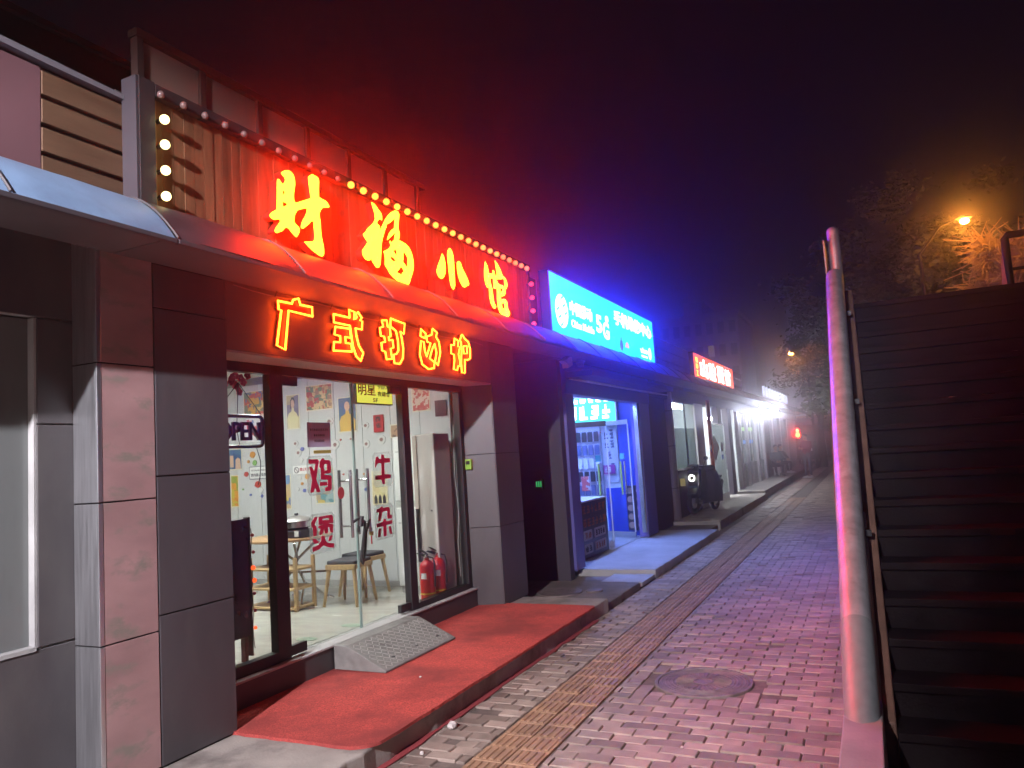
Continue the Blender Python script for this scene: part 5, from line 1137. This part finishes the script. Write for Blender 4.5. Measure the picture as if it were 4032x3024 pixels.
up = thing('upper_storey', 'pale low upper storey behind the noodle shop sign', 'building', (-5, 22, 3))
for z in (3.02, 3.25, 3.48, 3.71): bx('cladding_board', M('grey_clad', (.16, .14, .17), .7, var=(3, .15)), up, -4.4, -3.9+.01*(z > 3.3), 13.3, 27, z, z+.215)
# ================================================================== SCOOTER
def scooter():
    t = thing('electric_scooter', 'black electric scooter with lit round headlamp parked by the noodle shop', 'scooter', (-3.56, 17.25, .1), None, R_(-12))
    ORG[t.name] = Vector((0, 0, 0))
    # local: -y is forward
    blk = M('scooter_black', (.012, .013, .017), .3); gry = M('scooter_grey', (.06, .06, .07), .45)
    for nm, y in (('front_wheel', -.55), ('rear_wheel', .62)):
        w = MB(); r = .2
        w.tube([(0, y+r*math.cos(k*.314), .2+.04+r*math.sin(k*.314)-.0) for k in range(20)], .05, 8, True); o = w.build(nm, rubber, t, smooth=True)
        MB().cyl((-.04, y, .24), (.04, y, .24), .11, n=16).build('rim', steel_r, o)
    MB().prism([(-.62, .36), (-.4, .42), (-.38, .62), (-.3, .95), (-.36, 1.0), (-.46, .9), (-.5, .6), (-.68, .44)], 'x', -.15, .15).build('leg_shield', blk, t, bevel=.03)
    MB().prism([(-.36, .2), (.75, .2), (.8, .38), (.3, .34), (.1, .28), (-.34, .28)], 'x', -.14, .14).build('floorboard', gry, t, bevel=.02)
    MB().prism([(.08, .3), (.75, .36), (.92, .62), (.86, .7), (.2, .68), (.1, .6)], 'x', -.16, .16).build('body_shell', blk, t, bevel=.04)
    MB().prism([(.12, .69), (.84, .71), (.9, .78), (.55, .8), (.2, .77)], 'x', -.14, .14).build('seat', cush, t, bevel=.03)
    MB().tube([(-.34, -.3, 1.0), (-.15, -.37, 1.03), (.15, -.37, 1.03), (.34, -.3, 1.0)], .02, 8).build('handlebar', blk, t, smooth=True)
    for s_ in (-1, 1):
        o = MB().ball((s_*.36, -.34, .99), .1, 10, 8, (1.3, .8, .7)).build('glove_muff', blk, t, smooth=True)
        m = MB(); m.tube([(s_*.22, -.35, 1.03), (s_*.28, -.34, 1.18)], .008, 6); m2 = m.build('mirror_stem', blk, t)
        MB().ball((s_*.29, -.34, 1.21), .055, 10, 6, (1.1, .35, .8)).build('mirror', blk, m2, smooth=True)
        MB().tube([(s_*.05, -.42, .62), (s_*.07, -.55, .24)], .022, 8).build('fork', gry, t)
    MB().prism([(-.36, .95), (-.5, .92), (-.46, 1.05), (-.34, 1.1)], 'x', -.12, .12).build('headlamp_cowl', blk, t, bevel=.02)
    MB().tube([(.062*math.cos(k*.3927), -.525, .79+.062*math.sin(k*.3927)) for k in range(16)], .016, 8, True).build('headlamp_ring', E('headlamp', (5, 5.2, 4.6)), t, smooth=True)
    MB().cyl((0, -.515, .79), (0, -.5, .79), .05, n=16).build('headlamp_glass', dark_m, t)
    MB().box(-.13, .13, -.72, -.45, .43, .46).build('front_fender', blk, t, bevel=.01)
    MB().box(-.08, .1, -.535, -.52, .5, .62).build('number_plate', M('plate_blue', (.05, .12, .18), .4), t)
    # wind blanket draped from the handlebar
    bl = MB(); n = 9; pts = []
    prof = [(1.04, .1), (.9, .2), (.7, .25), (.45, .27), (.26, .25)]
    for i, (z, w) in enumerate(prof):
        for j in range(n):
            a = -1 + 2*j/(n-1)
            pts.append((a*w+.1, -.42 - .1*(1-a*a) + .02*math.sin(j*2.3+i)+.1*i*.25, z))
    fs = [(i*n+j, i*n+j+1, (i+1)*n+j+1, (i+1)*n+j) for i in range(len(prof)-1) for j in range(n-1)]
    q = len(pts); vs = pts+[(p[0], p[1]+.02, p[2]) for p in pts]
    fs += [tuple(q+k for k in reversed(f)) for f in fs]
    bl2 = MB().add([(p[0]+.18, p[1]+.13, p[2]) for p in vs], fs).build('wind_blanket', M('quilt', (.006, .006, .009), .8, bump=(30, .4)), t, smooth=True)
    MB().tube([(-.06, .2, .22), (-.22, .24, .02)], .014, 6).build('side_stand', steel_r, t)
    MB().box(-.1, .1, .93, .97, .5, .58).build('tail_lamp', red_paint, t, bevel=.01)
scooter()
yr = thing('reflector', 'yellow reflector plate on the round column beside the scooter', 'reflector', (-3.6, 15.5, .8))
bx('plate', M('yellow_plate', (.6, .5, .12), .3), yr, -3.6, -3.5, 15.345, 15.355, .8, .95)
# ================================================================== PEOPLE
def person(name, label, loc, rz, J, bones, regs, head, hair=True, group=None):
    """one continuous skinned body; J joints (pos, radius); bones pairs with a colour index"""
    t = thing(name, label, 'person', loc, group, rz); ORG[t.name] = Vector((0, 0, 0))
    me = bpy.data.meshes.new('body'); keys = list(J); ix = {k: i for i, k in enumerate(keys)}
    me.from_pydata([J[k][0] for k in keys], [(ix[a], ix[b]) for a, b, _ in bones], [])
    o = bpy.data.objects.new('tmp', me); COL.objects.link(o)
    o.modifiers.new('skin', 'SKIN'); sd = o.modifiers.new('sub', 'SUBSURF'); sd.levels = 2; sd.render_levels = 2
    for i, k in enumerate(keys):
        r = J[k][1]; sv = me.skin_vertices[0].data[i]; sv.radius = r if isinstance(r, tuple) else (r, r); sv.use_root = (k == 'pelvis')
    m2 = bpy.data.meshes.new_from_object(o.evaluated_get(dgraph())); bpy.data.objects.remove(o)
    m2.name = 'body'; m2.materials.clear()
    for m in regs: m2.materials.append(m)
    for p in m2.polygons:
        c = p.center; best = 1e9; bi = 0
        for a, b, mi in bones:
            A, B = Vector(J[a][0]), Vector(J[b][0]); d = B-A; u = max(0, min(1, (c-A).dot(d)/d.length_squared)); dist = (c-(A+d*u)).length
            if dist < best: best = dist; bi = mi
        p.material_index = bi; p.use_smooth = True
    b = bpy.data.objects.new('body', m2); COL.objects.link(b); b.parent = t
    hc, hd = Vector(head[0]), head[1]
    face = MB(); face.ball(hc, .1, 16, 12, (.8, .95, 1.15))
    f = face.build('head', regs[0], t, smooth=True)
    d = Vector((math.sin(hd), -math.cos(hd), 0)); s_ = Vector((d.y, -d.x, 0))
    nb_ = MB(); nb_.ball(hc+d*.1+Vector((0, 0, -.01)), .018, 8, 6, (1, 1, 1.4)); nb_.build('nose', regs[0], f, smooth=True)
    for q in (-1, 1):
        MB().ball(hc+d*.083+s_*q*.034+Vector((0, 0, .018)), .011, 8, 6).build('eye', dark_m, f)
        MB().ball(hc+s_*q*.083, .024, 8, 6, (.5, .7, 1.2)).build('ear', regs[0], f, smooth=True)
    mth = MB(); c = hc+d*.088+Vector((0, 0, -.05)); mth.tube([c-s_*.022, c+d*.004, c+s_*.022], .006, 6).build('mouth', M('lip', (.3, .1, .09), .5), f)
    hr = MB(); hr.ball(hc-d*.016+Vector((0, 0, .028)), .103, 16, 10, (.86, 1.0, 1.02))
    hr.v = [tuple(Vector(p)) for p in hr.v]
    keep = [i for i, fc in enumerate(hr.f) if not all(((Vector(hr.v[k])-hc).dot(d) > .035 and hr.v[k][2] < hc.z+.055) or hr.v[k][2] < hc.z-.04 for k in fc)]
    hr.f = [hr.f[i] for i in keep]; hr.mi = [0]*len(hr.f)
    hr.build('hair', M('black_hair', (.012, .01, .01), .5), t, smooth=True)
    return t, s_
def hands(t, pts, mat):
    for (w, e) in pts:
        w = Vector(w); d = (w-Vector(e)).normalized(); a = d.orthogonal().normalized(); b = d.cross(a)
        mb = MB(); mb.ball(w+d*.045, .045, 10, 8, (.8, .8, 1.1))
        for k in range(4):
            st = w+d*.07+a*(.024-.016*k); mb.tube([st, st+d*(.035-.004*abs(k-1.3)), st+d*(.06-.006*abs(k-1.3))+b*.02], .0085, 6)
        st = w+d*.03+a*.035; mb.tube([st, st+d*.025+a*.02, st+d*.05+a*.016+b*.01], .0095, 6)
        mb.build('hand', mat, t, smooth=True)
def shoes(t, pts, mat, yaw=0.0):
    for (p, a) in pts:
        p = Vector(p); d = Vector((math.sin(a), -math.cos(a), 0)); s_ = Vector((d.y, -d.x, 0)); mb = MB(); rows = []
        for (u, w, h) in ((-.09, .03, .07), (-.05, .042, .09), (.03, .045, .075), (.12, .05, .055), (.17, .03, .035)):
            c = p+d*u; rows.append([c-s_*w, c+s_*w, c+s_*w*.8+Vector((0, 0, h)), c-s_*w*.8+Vector((0, 0, h))])
        vs = [q for r in rows for q in r]; fs = [(0, 1, 2, 3), (19, 18, 17, 16)]
        for i in range(4):
            for k in range(4): fs.append((i*4+k, (i+1)*4+k, (i+1)*4+(k+1) % 4, i*4+(k+1) % 4))
        mb.add(vs, fs).build('shoe', mat, t, bevel=.012)
skin = M('skin', (.42, .26, .19), .55)
maroon = M('maroon_jacket', (.2, .03, .045), .8, bump=(30, .3)); jeans = M('grey_jeans', (.09, .095, .12), .85, bump=(60, .2)); blackc = M('black_cloth', (.02, .02, .026), .85, bump=(30, .3)); greyc = M('grey_jacket', (.06, .065, .075), .85, bump=(30, .3))
# standing man, three quarter view, phone in both hands
J = {'pelvis': ((0, 0, .92), (.16, .12)), 'waist': ((0, 0, 1.06), (.165, .12)), 'chest': ((0, .01, 1.3), (.19, .13)), 'neckb': ((0, .0, 1.46), (.08, .075)), 'neck': ((0, -.02, 1.53), .058),
     'hipL': ((.1, 0, .88), .098), 'kneeL': ((.11, -.02, .5), .066), 'ankL': ((.11, .02, .1), .044), 'hipR': ((-.1, 0, .88), .098), 'kneeR': ((-.12, -.03, .5), .066), 'ankR': ((-.13, .0, .1), .044),
     'shL': ((.2, .0, 1.4), .075), 'elL': ((.25, -.06, 1.13), .058), 'wrL': ((.1, -.28, 1.16), .04), 'shR': ((-.2, .0, 1.4), .075), 'elR': ((-.25, -.08, 1.13), .058), 'wrR': ((-.08, -.29, 1.17), .04)}
Bn = [('pelvis', 'waist', 1), ('waist', 'chest', 1), ('chest', 'neckb', 1), ('neckb', 'neck', 0), ('pelvis', 'hipL', 2), ('hipL', 'kneeL', 2), ('kneeL', 'ankL', 2), ('pelvis', 'hipR', 2), ('hipR', 'kneeR', 2), ('kneeR', 'ankR', 2), ('chest', 'shL', 1), ('shL', 'elL', 1), ('elL', 'wrL', 1), ('chest', 'shR', 1), ('shR', 'elR', 1), ('elR', 'wrR', 1)]
t, _ = person('person', 'man standing in a maroon jacket and grey trousers at the end of the pavement', (-2.38, 32, 0), R_(-40), J, Bn, [skin, maroon, jeans], ((0, -.03, 1.63), 0))
hands(t, [(J['wrL'][0], J['elL'][0]), (J['wrR'][0], J['elR'][0])], skin); shoes(t, [((.11, .0, 0), .15), ((-.13, -.02, 0), -.2)], M('white_shoe', (.6, .6, .6), .5))
# two seated people on low stools in front of the end shop
JS = {'pelvis': ((0, .05, .42), (.16, .13)), 'waist': ((0, .04, .56), (.16, .125)), 'chest': ((0, -.02, .82), (.185, .13)), 'neckb': ((0, -.04, .98), (.08, .075)), 'neck': ((0, -.06, 1.05), .057),
      'hipL': ((.11, 0, .43), .095), 'kneeL': ((.15, -.42, .47), .068), 'ankL': ((.14, -.4, .1), .045), 'hipR': ((-.11, 0, .43), .095), 'kneeR': ((-.15, -.42, .47), .068), 'ankR': ((-.13, -.46, .1), .045),
      'shL': ((.2, -.03, .92), .074), 'elL': ((.24, -.2, .68), .056), 'wrL': ((.08, -.38, .6), .04), 'shR': ((-.2, -.03, .92), .074), 'elR': ((-.24, -.2, .68), .056), 'wrR': ((-.08, -.38, .6), .04)}
def seated(label, loc, rz, top, legm, shoe, gaze):
    t, _ = person('person', label, loc, rz, JS, Bn, [skin, top, legm], ((0, -.07, 1.16), gaze))
    hands(t, [(JS['wrL'][0], JS['elL'][0]), (JS['wrR'][0], JS['elR'][0])], skin); shoes(t, [((.14, -.42, 0), .1), ((-.13, -.48, 0), -.1)], shoe)
    s2 = thing('low_stool', 'low pale stool under ' + label.split(' on ')[0], 'stool', loc, None, rz); ORG[s2.name] = Vector((0, 0, 0))
    MB().lathe((0, .06, .3), [(.14, 0), (.15, .02), (.14, .04)], 18).build('seat', white_p, s2)
    for k in range(4): MB().cyl((.12*math.cos(R_(45+90*k)), .06+.12*math.sin(R_(45+90*k)), 0), (.09*math.cos(R_(45+90*k)), .06+.09*math.sin(R_(45+90*k)), .3), .016, n=8).build('leg', white_p, s2)
seated('person in a dark grey jacket on a low stool before the end shop', (-3.68, 33, .1), R_(20), greyc, blackc, M('dark_shoe', (.05, .05, .055), .5), .3)
seated('person in black clothes and white shoes on a stool further back', (-3.75, 35.2, .1), R_(60), blackc, blackc, M('white_shoe', (.6, .6, .6), .5), .2)
# ================================================================== FOOTBRIDGE STAIRS ON THE RIGHT
SL = 0.733
def nose(y): return SL*y - 3.12
fs_ = thing('footbridge_stairs', 'dark stone footbridge stairs rising away at the right edge', 'stairs', (1.3, 6.2, 0))
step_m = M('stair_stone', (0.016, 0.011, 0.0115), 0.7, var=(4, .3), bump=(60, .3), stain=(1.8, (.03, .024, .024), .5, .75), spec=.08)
NS = 17; rise = 2.89/NS; run = (8.2-4.26)/NS
for k in range(NS):
    y0 = 4.26 + k*run
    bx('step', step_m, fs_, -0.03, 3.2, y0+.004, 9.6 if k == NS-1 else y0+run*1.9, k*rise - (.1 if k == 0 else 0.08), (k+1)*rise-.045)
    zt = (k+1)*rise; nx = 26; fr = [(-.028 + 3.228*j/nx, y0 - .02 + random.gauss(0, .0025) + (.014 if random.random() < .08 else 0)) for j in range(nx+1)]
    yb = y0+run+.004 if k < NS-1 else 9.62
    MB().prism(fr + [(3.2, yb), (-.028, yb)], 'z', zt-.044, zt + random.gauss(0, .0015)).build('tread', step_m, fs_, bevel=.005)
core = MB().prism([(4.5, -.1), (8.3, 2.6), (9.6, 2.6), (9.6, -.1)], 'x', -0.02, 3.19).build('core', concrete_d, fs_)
strg = M('stringer_brown', (0.2, 0.105, 0.075), 0.55, var=(6, .25), bump=(40, .2))
MB().prism([(4.3, nose(4.3)-.05), (4.3, nose(4.3)+.16), (8.25, nose(8.25)+.16), (9.6, nose(8.25)+.16), (9.6, nose(8.25)-.5), (8.4, nose(8.25)-.5)], 'x', -0.165, -0.031).build('stringer', strg, fs_, bevel=.006)
MB().prism([(3.1, -.1), (3.1, .27), (4.4, .27), (5.5, SL*5.5-2.9), (5.5, SL*5.5-3.6), (5.0, -.1)], 'x', -0.262, -0.086).build('plinth', concrete_p, fs_, bevel=.008)
# handrail pipe of dull steel with a sleeve at its foot
rail = thing('handrail_pipe', 'thick steel handrail pipe with grey sleeve rising along the stairs', 'handrail', (-.178, 4.2, .28))
TX, TR = -0.178, 0.08
def tp(y): return (TX, y, SL*y-2.79)
pipe_m = M('pipe_steel', (0.5, 0.47, 0.49), 0.45, 0.4, var=(9, .22), bump=(30, .08), stain=(7, (.32, .28, .28), .55, .75))
def capsule(p0, p1, r, m, name, parent, round0=False, round1=True, n=28):
    p0, p1 = Vector(p0), Vector(p1); d = (p1-p0).normalized(); pts = []; rads = []
    if round0:
        for a in (85, 60, 35, 15): pts.append(p0 + d*(r-r*math.sin(R_(a)))); rads.append(r*math.cos(R_(a)))
    else: pts.append(p0); rads.append(r)
    if round1:
        e = p1-d*r; pts.append(e); rads.append(r)
        for a in (15, 35, 55, 72, 85): pts.append(e+d*r*math.sin(R_(a))); rads.append(r*math.cos(R_(a)))
    else: pts.append(p1); rads.append(r)
    return MB().tube(pts, r, n, rads=rads).build(name, m, parent, smooth=True)
capsule(tp(4.6), tp(8.3), TR, pipe_m, 'pipe', rail)
capsule(tp(3.92), tp(4.62), TR+.004, M('sleeve_grey', (.34, .35, .36), .5, .2, var=(20, .1)), 'sleeve', rail, round1=False)
capsule((TX+.02, 8.5, 2.9), (TX+.02, 8.5, 3.83), .06, pipe_m, 'newel_post', rail)
bx('newel_plate', M('red_lit_side', (.3, .16, .15), .4, .3), rail, TX-.085, TX-.07, 8.4, 8.9, 2.9, 3.68)  # red light on the steel plate is put into its colour
for y in (5.3, 6.5, 7.7):
    z = SL*y-2.79
    MB().box(-0.13, -0.06, y-.02, y+.02, z-.1, z-.06).build('bracket', dark_m, rail)
MB().prism([(5.5, SL*5.5-3.1), (5.5, SL*5.5-2.83), (8.3, SL*8.3-2.83), (9.6, SL*8.3-2.83), (9.6, SL*8.3-3.6), (8.3, SL*8.3-3.6)], 'x', -0.268, -0.255).build('side_panel', M('red_lit_side', (.3, .16, .15), .4, .3), rail)  # steel panel tinted for the red light on it
# rail frame on the landing
lf_ = thing('landing_rail', 'dark pipe rail frame with pale triangular board at the top of the stairs', 'railing', (1.5, 8.3, 2.89))
MB().tube([(1.33, 8.4, 2.89), (1.33, 8.4, 3.40), (1.35, 8.4, 3.43), (2.6, 8.4, 3.43), (2.6, 8.4, 2.89)], .035, 12).build('frame', M('dark_pipe', (.04, .035, .06), .4, .3), lf_, smooth=True)
MB().cyl((1.33, 8.4, 3.1), (2.6, 8.4, 3.1), .015, n=8).build('mid_rail', dark_m, lf_)
MB().prism([(1.255, 2.895), (1.30, 2.895), (1.29, 3.22), (1.28, 3.22)], 'y', 8.35, 8.37).build('board', M('pale_board', (.55, .5, .55), .5), lf_)
# fallen leaves and scuffs on the steps
lfs = sorted(random.uniform(.5, 1.6) for _ in range(9))
for k in range(9):
    st = random.randint(1, 12); x = lfs[k]; y = 4.26+st*run+.1; z = (st+1)*rise
    mb = MB(); a = random.uniform(0, 6); c, s2 = math.cos(a), math.sin(a)
    q = [(-.06, 0), (-.02, .022), (.03, .02), (.07, 0), (.03, -.02), (-.02, -.022)]
    mb.add([(x+u*c-v*s2, y+u*s2+v*c, z+.004+.01*abs(v)*20*.05+random.uniform(0, .008)) for u, v in q], [(0, 1, 2, 3, 4, 5)])
    o = mb.build('fallen_leaf', M('dry_leaf', (.28, .2, .15), .8)); tag(o, 'fallen dry leaf on the dark stairs, %s from the left' % ORD[k], 'leaf', 'fallen leaves on the dark stairs')
# ================================================================== STREET LAMPS
def lamp(label, base, head, col, power, pole_top):
    t = thing('street_lamp', label, 'street lamp', base, 'sodium street lamps')
    MB().tube([base, (base[0], base[1], pole_top*.6), (base[0], base[1], pole_top), ((base[0]+head[0])/2, base[1], head[2]-.1), (head[0], head[1], head[2]+.05)], .05, 10, rads=[.07, .055, .045, .03, .025]).build('pole', M('dark_pole', (.06, .055, .05), .6), t, smooth=True)
    d = 1 if head[0] > base[0] else -1
    MB().ball((head[0], head[1], head[2]), .11, 14, 8, (1.9, .8, .5)).build('hood', M('lamp_hood', (.2, .2, .2), .5), t, smooth=True)
    MB().ball((head[0], head[1]-.02, head[2]-.1), .08, 14, 8, (1.3, 1.0, .9)).build('bulb', E('sodium_%d' % int(power), (power, power*.33, power*.035)), t, smooth=True)
lamp('orange sodium street lamp above the trees at upper right', (1.66, 22.7, -.1), (2.74, 22.5, 7.06), None, 420, 6.3)
lamp('small orange street lamp seen beyond the far shops', (-2.6, 41, -.1), (-3.3, 40.6, 6.0), None, 250, 5.6)
# unseen lamp behind the camera, placed for the light from behind left: cool white
ll = thing('street_lamp', 'cool white pavement lamp on a steel pole behind the viewer, near the left shop', 'street lamp', (-1.75, -3.4, 0))
MB().tube([(-1.75, -3.4, 0), (-1.75, -3.4, 2.5), (-1.75, -3.4, 4.75)], .06, 12, rads=[.08, .06, .05]).build('pole', steel_r, ll, smooth=True)
LX, LY, LZ = -1.62, -3.2, 4.5
MB().cyl((-1.75, -3.4, 4.72), (LX, LY, 4.72), .03, n=10).build('arm', steel_r, ll)
MB().ball((LX, LY, LZ), .035, 16, 10).build('bulb', E('lamp_globe', LAMP_L), ll, smooth=True)
sh = MB(); n = 36; rr = .35  # shade made up to cut the light off the upper shopfront
for k in range(n):
    a0, a1 = 2*math.pi*k/n, 2*math.pi*(k+1)/n
    mid = math.degrees((a0+a1)/2)
    zb = LZ - (.235 if 12 < mid < 75 else .034)      # deeper skirt on the road side, added to keep the stairs dark
    p = [(LX+rr*math.cos(a), LY+rr*math.sin(a)) for a in (a0, a1)]; q = [(LX+(rr+.008)*math.cos(a), LY+(rr+.008)*math.sin(a)) for a in (a0, a1)]
    sh.prism([p[0], p[1], q[1], q[0]], 'z', zb, LZ+.2)
    sh.prism([p[0], p[1], (LX, LY)], 'z', LZ+.2, LZ+.21)
sh.build('shade', M('lamp_hood', (.2, .2, .2), .5), ll)
# ================================================================== TREES
def tree(name, label, base, height, crown, nleaf, leafm, size, trunk_r=.13, seed=1, limbs=7, twigs=0, group=None, low=.35):
    rn = random.Random(seed); bx_, by, bz = base
    t = thing(name, label, 'tree', base, group)
    bark = M('bark', (.07, .05, .04), .9, bump=(30, .6))
    tr = MB(); cx, cy_, cz, rx, ry, rz = crown
    top_ = Vector((cx, cy_, cz+rz*.3)); b0 = Vector(base); pts = [b0.lerp(top_, k/6)+Vector((rn.gauss(0, .06), rn.gauss(0, .06), 0))*(k > 0) for k in range(7)]
    tr.tube(pts, trunk_r, 10, rads=[trunk_r*(1-.11*k) for k in range(7)]); tr.build('trunk', bark, t, smooth=True)
    tips = []
    for k in range(limbs):
        st = pts[2].lerp(pts[5], (k+.5)/limbs); a = k*2.4+rn.random(); u = rn.uniform(.55, .95)
        e = Vector((cx+rx*u*math.cos(a), cy_+ry*u*math.sin(a), cz+rz*rn.uniform(-.5, .75)))
        mid = st.lerp(e, .5)+Vector((0, 0, rn.uniform(-.1, .35))); q3 = mid.lerp(e, .5)+Vector((rn.gauss(0, .12), rn.gauss(0, .12), rn.uniform(-.05, .2)))
        MB().tube([st, mid, q3, e], .05, 7, rads=[trunk_r*.45, trunk_r*.3, trunk_r*.2, trunk_r*.08]).build('limb', bark, t, smooth=True)
        tips += [(mid, q3), (q3, e)]
    if twigs:
        tw = MB()
        for k in range(twigs):
            a, b = rn.choice(tips); p = a.lerp(b, rn.random()); d = Vector((rn.gauss(0, 1), rn.gauss(0, 1), rn.gauss(.1, .8))).normalized()
            L = rn.uniform(.25, .7); m_ = p+d*L*.5+Vector((rn.gauss(0, .06), rn.gauss(0, .06), .04)); e = p+d*L+Vector((rn.gauss(0, .14), rn.gauss(0, .14), rn.gauss(0, .12)))
            tw.tube([p, m_, e], .02, 4, rads=[.028, .022, .012])
        tag(tw.build('twigs', M('twig', (.6, .42, .25), .85), t), kind='stuff')
    if nleaf:
        lv = MB(); clumps = [(rn.gauss(0, .5), rn.gauss(0, .5), rn.gauss(0, .5), rn.uniform(.16, .34)) for _ in range(46)]
        for k in range(nleaf):
            c = rn.choice(clumps); n3 = [rn.gauss(0, .5) for _ in range(3)]
            p = Vector((cx+rx*(c[0]+n3[0]*c[3]), cy_+ry*(c[1]+n3[1]*c[3]), cz+rz*(c[2]+n3[2]*c[3]*.6)))
            if p.z < base[2]+height*low*.5: continue
            d = Vector((rn.gauss(0, 1), rn.gauss(0, 1), rn.gauss(-.2, .5))).normalized(); s2 = d.orthogonal().normalized(); s2.rotate(Matrix.Rotation(rn.uniform(0, 6.28), 3, d)); L = size*rn.uniform(.6, 1.3)
            lv.add([p-d*L*.5, p+s2*L*.22, p+d*L*.5, p-s2*L*.22], [(0, 1, 2, 3)])
        tag(lv.build('crown', leafm, t), kind='stuff')
    return t
leaf_d = M('evergreen_leaf', (.14, .155, .085), .55, island=.35); leaf_m = M('pale_leaf', (.12, .12, .06), .6, island=.35); leaf_o = M('dry_foliage', (.26, .18, .075), .7, island=.4)
tree('evergreen_tree', 'large dark evergreen tree behind the stairs, left of the lamp post', (.7, 26, -.1), 8, (.9, 26, 5.8, 2.4, 1.7, 2.8), 15000, leaf_d, .2, .17, 3, 8)
tree('evergreen_tree', 'dark evergreen filling the gap beside the handrail top', (-.5, 30, -.1), 7, (-.3, 30, 4.6, 1.9, 1.8, 3.0), 9000, leaf_d, .24, .15, 4, 7)
tree('bare_tree', 'twiggy bare tree lit orange by the street lamp', (3.2, 24.1, -.1), 7, (3.8, 23.8, 5.75, 1.15, .7, 1.05), 0, leaf_o, .15, .16, 5, 14, 3600)
tree('shrubby_tree', 'low leafy tree lit orange at the right edge of the stairs top', (5.2, 26, -.1), 6, (5.0, 26.5, 5.0, 1.9, 1.4, 1.5), 5000, leaf_o, .2, .13, 6, 7, 500)
tree('street_tree', 'dark street tree at the far end of the pavement', (-2.35, 42, -.1), 8, (-2.2, 42, 5.4, 1.9, 1.6, 2.3), 5000, leaf_d, .24, .2, 7, 8, 200)
tree('street_tree', 'second dark street tree close behind the first at the pavement end', (-1.0, 46, -.1), 8, (-1.0, 46, 5.6, 2.2, 1.8, 2.8), 6000, leaf_m, .26, .2, 8, 8, 100)
tree('evergreen_tree', 'dim dark tree rising behind the orange street lamp', (4.2, 33, -.1), 10, (4.4, 33, 7.0, 3.4, 2.4, 3.2), 9000, leaf_m, .28, .22, 9, 8)
# ================================================================== VAN AND FAR BACKGROUND
vn = thing('parked_van', 'dark van with red tail lamps parked beyond the far shops', 'van', (-3.3, 46, -.1))
vb = M('van_paint', (.06, .02, .025), .35); x0, x1 = -3.95, -2.55
MB().prism([(45.2, .35), (45.15, 1.0), (45.25, 1.6), (45.4, 2.25), (45.7, 2.35), (48.6, 2.35), (49.4, 1.5), (50.2, 1.25), (50.3, .4)], 'x', x0, x1).build('body', vb, vn, bevel=.06)
MB().prism([(x0+.12, 1.55), (x1-.12, 1.55), (x1-.2, 2.15), (x0+.2, 2.15)], 'y', 45.1, 45.2).build('rear_window', dark_m, vn)
tl = E('tail_lamp', (60, 1.3, .4))
for x, zz in ((x0+.14, ((1.74, .13), (1.99, .09))), (x1-.14, ((2.0, .06), (1.2, .03)))):
    for z, r in zz: MB().ball((x+.08, 45.12, z), r, 12, 8, (1, .5, 1.2)).build('tail_lamp', tl, vn, smooth=True)
for x in (x0+.1, x1-.1):
    for y in (46.0, 49.2):
        w = MB().cyl((x-.1, y, .3), (x+.1, y, .3), .33, n=20).build('wheel', rubber, vn)
        MB().cyl((x-.11, y, .3), (x+.11, y, .3), .18, n=16).build('rim', steel_r, w)
bx('bumper', dark_m, vn, x0-.02, x1+.02, 45.0, 45.2, .35, .6); bx('number_plate', white_p, vn, -3.5, -3.05, 45.08, 45.1, .8, .95)
def block(label, x0, x1, y0, y1, h, floors, cols, seed, m):
    rn = random.Random(seed); t = thing('far_building', label, 'building', ((x0+x1)/2, y0, -.1))
    bx('wall', m, t, x0, x1, y0, y1, -.1, h); bx('roof_parapet', m, t, x0-.2, x1+.2, y0-.2, y1+.2, h, h+.6)
    bx('roof_hut', m, t, x0+(x1-x0)*.3, x0+(x1-x0)*.55, y0+1, y1-1, h+.601, h+2.4)
    fh = h/floors; cw = (x1-x0)/cols
    wm = M('dark_window', (.03, .035, .045), .15); wlit = E('lit_window', (.16, .12, .09))
    for f in range(1, floors):
        for c in range(cols):
            a = x0+c*cw+cw*.22; z = f*fh+fh*.3
            bx('window', wlit if rn.random() < .06 else wm, t, a, a+cw*.56, y0-.06, y0+.02, z, z+fh*.5)
block('far pale apartment block behind the shop roofs', -22, -12.8, 90, 102, 16.3, 6, 7, 3, M('far_wall', (.3, .26, .28), .9, var=(.4, .12)))
block('distant dim building at the end of the street', -9, 3, 110, 122, 11, 4, 9, 4, M('far_wall2', (.2, .17, .18), .9, var=(.4, .12)))
hd_ = thing('hoarding', 'reddish low wall closing the far end of the street', 'wall', (-1.5, 56, -.1))
for k in range(8): bx('panel', M('red_hoarding', (.2, .09, .09), .7, var=(1, .2)), hd_, -7+k*1.6, -5.42+k*1.6, 56, 56.2, -.1, 2.9)
bx('top_rail', M('orange_rail', (.4, .22, .12), .6), hd_, -7, 5.8, 55.9, 56.25, 2.9, 3.05)
# ================================================================== HAZE (volume added for the lens glare round the signs, plus far haze)
hz = MB().box(-27, 27, -9, 126, -1.3, 19.5).build('haze', None)
hm = bpy.data.materials.new('haze'); hm.use_nodes = True
nt = hm.node_tree; nt.nodes.clear()
pv = nn(nt, 'ShaderNodeVolumePrincipled'); pv.inputs['Color'].default_value = (.9, .88, .9, 1); pv.inputs['Density'].default_value = HAZE_D; pv.inputs['Anisotropy'].default_value = HAZE_G
oo = nn(nt, 'ShaderNodeOutputMaterial'); nt.links.new(pv.outputs[0], oo.inputs['Volume'])
hz.data.materials.clear(); hz.data.materials.append(hm)
tag(hz, kind='stuff')
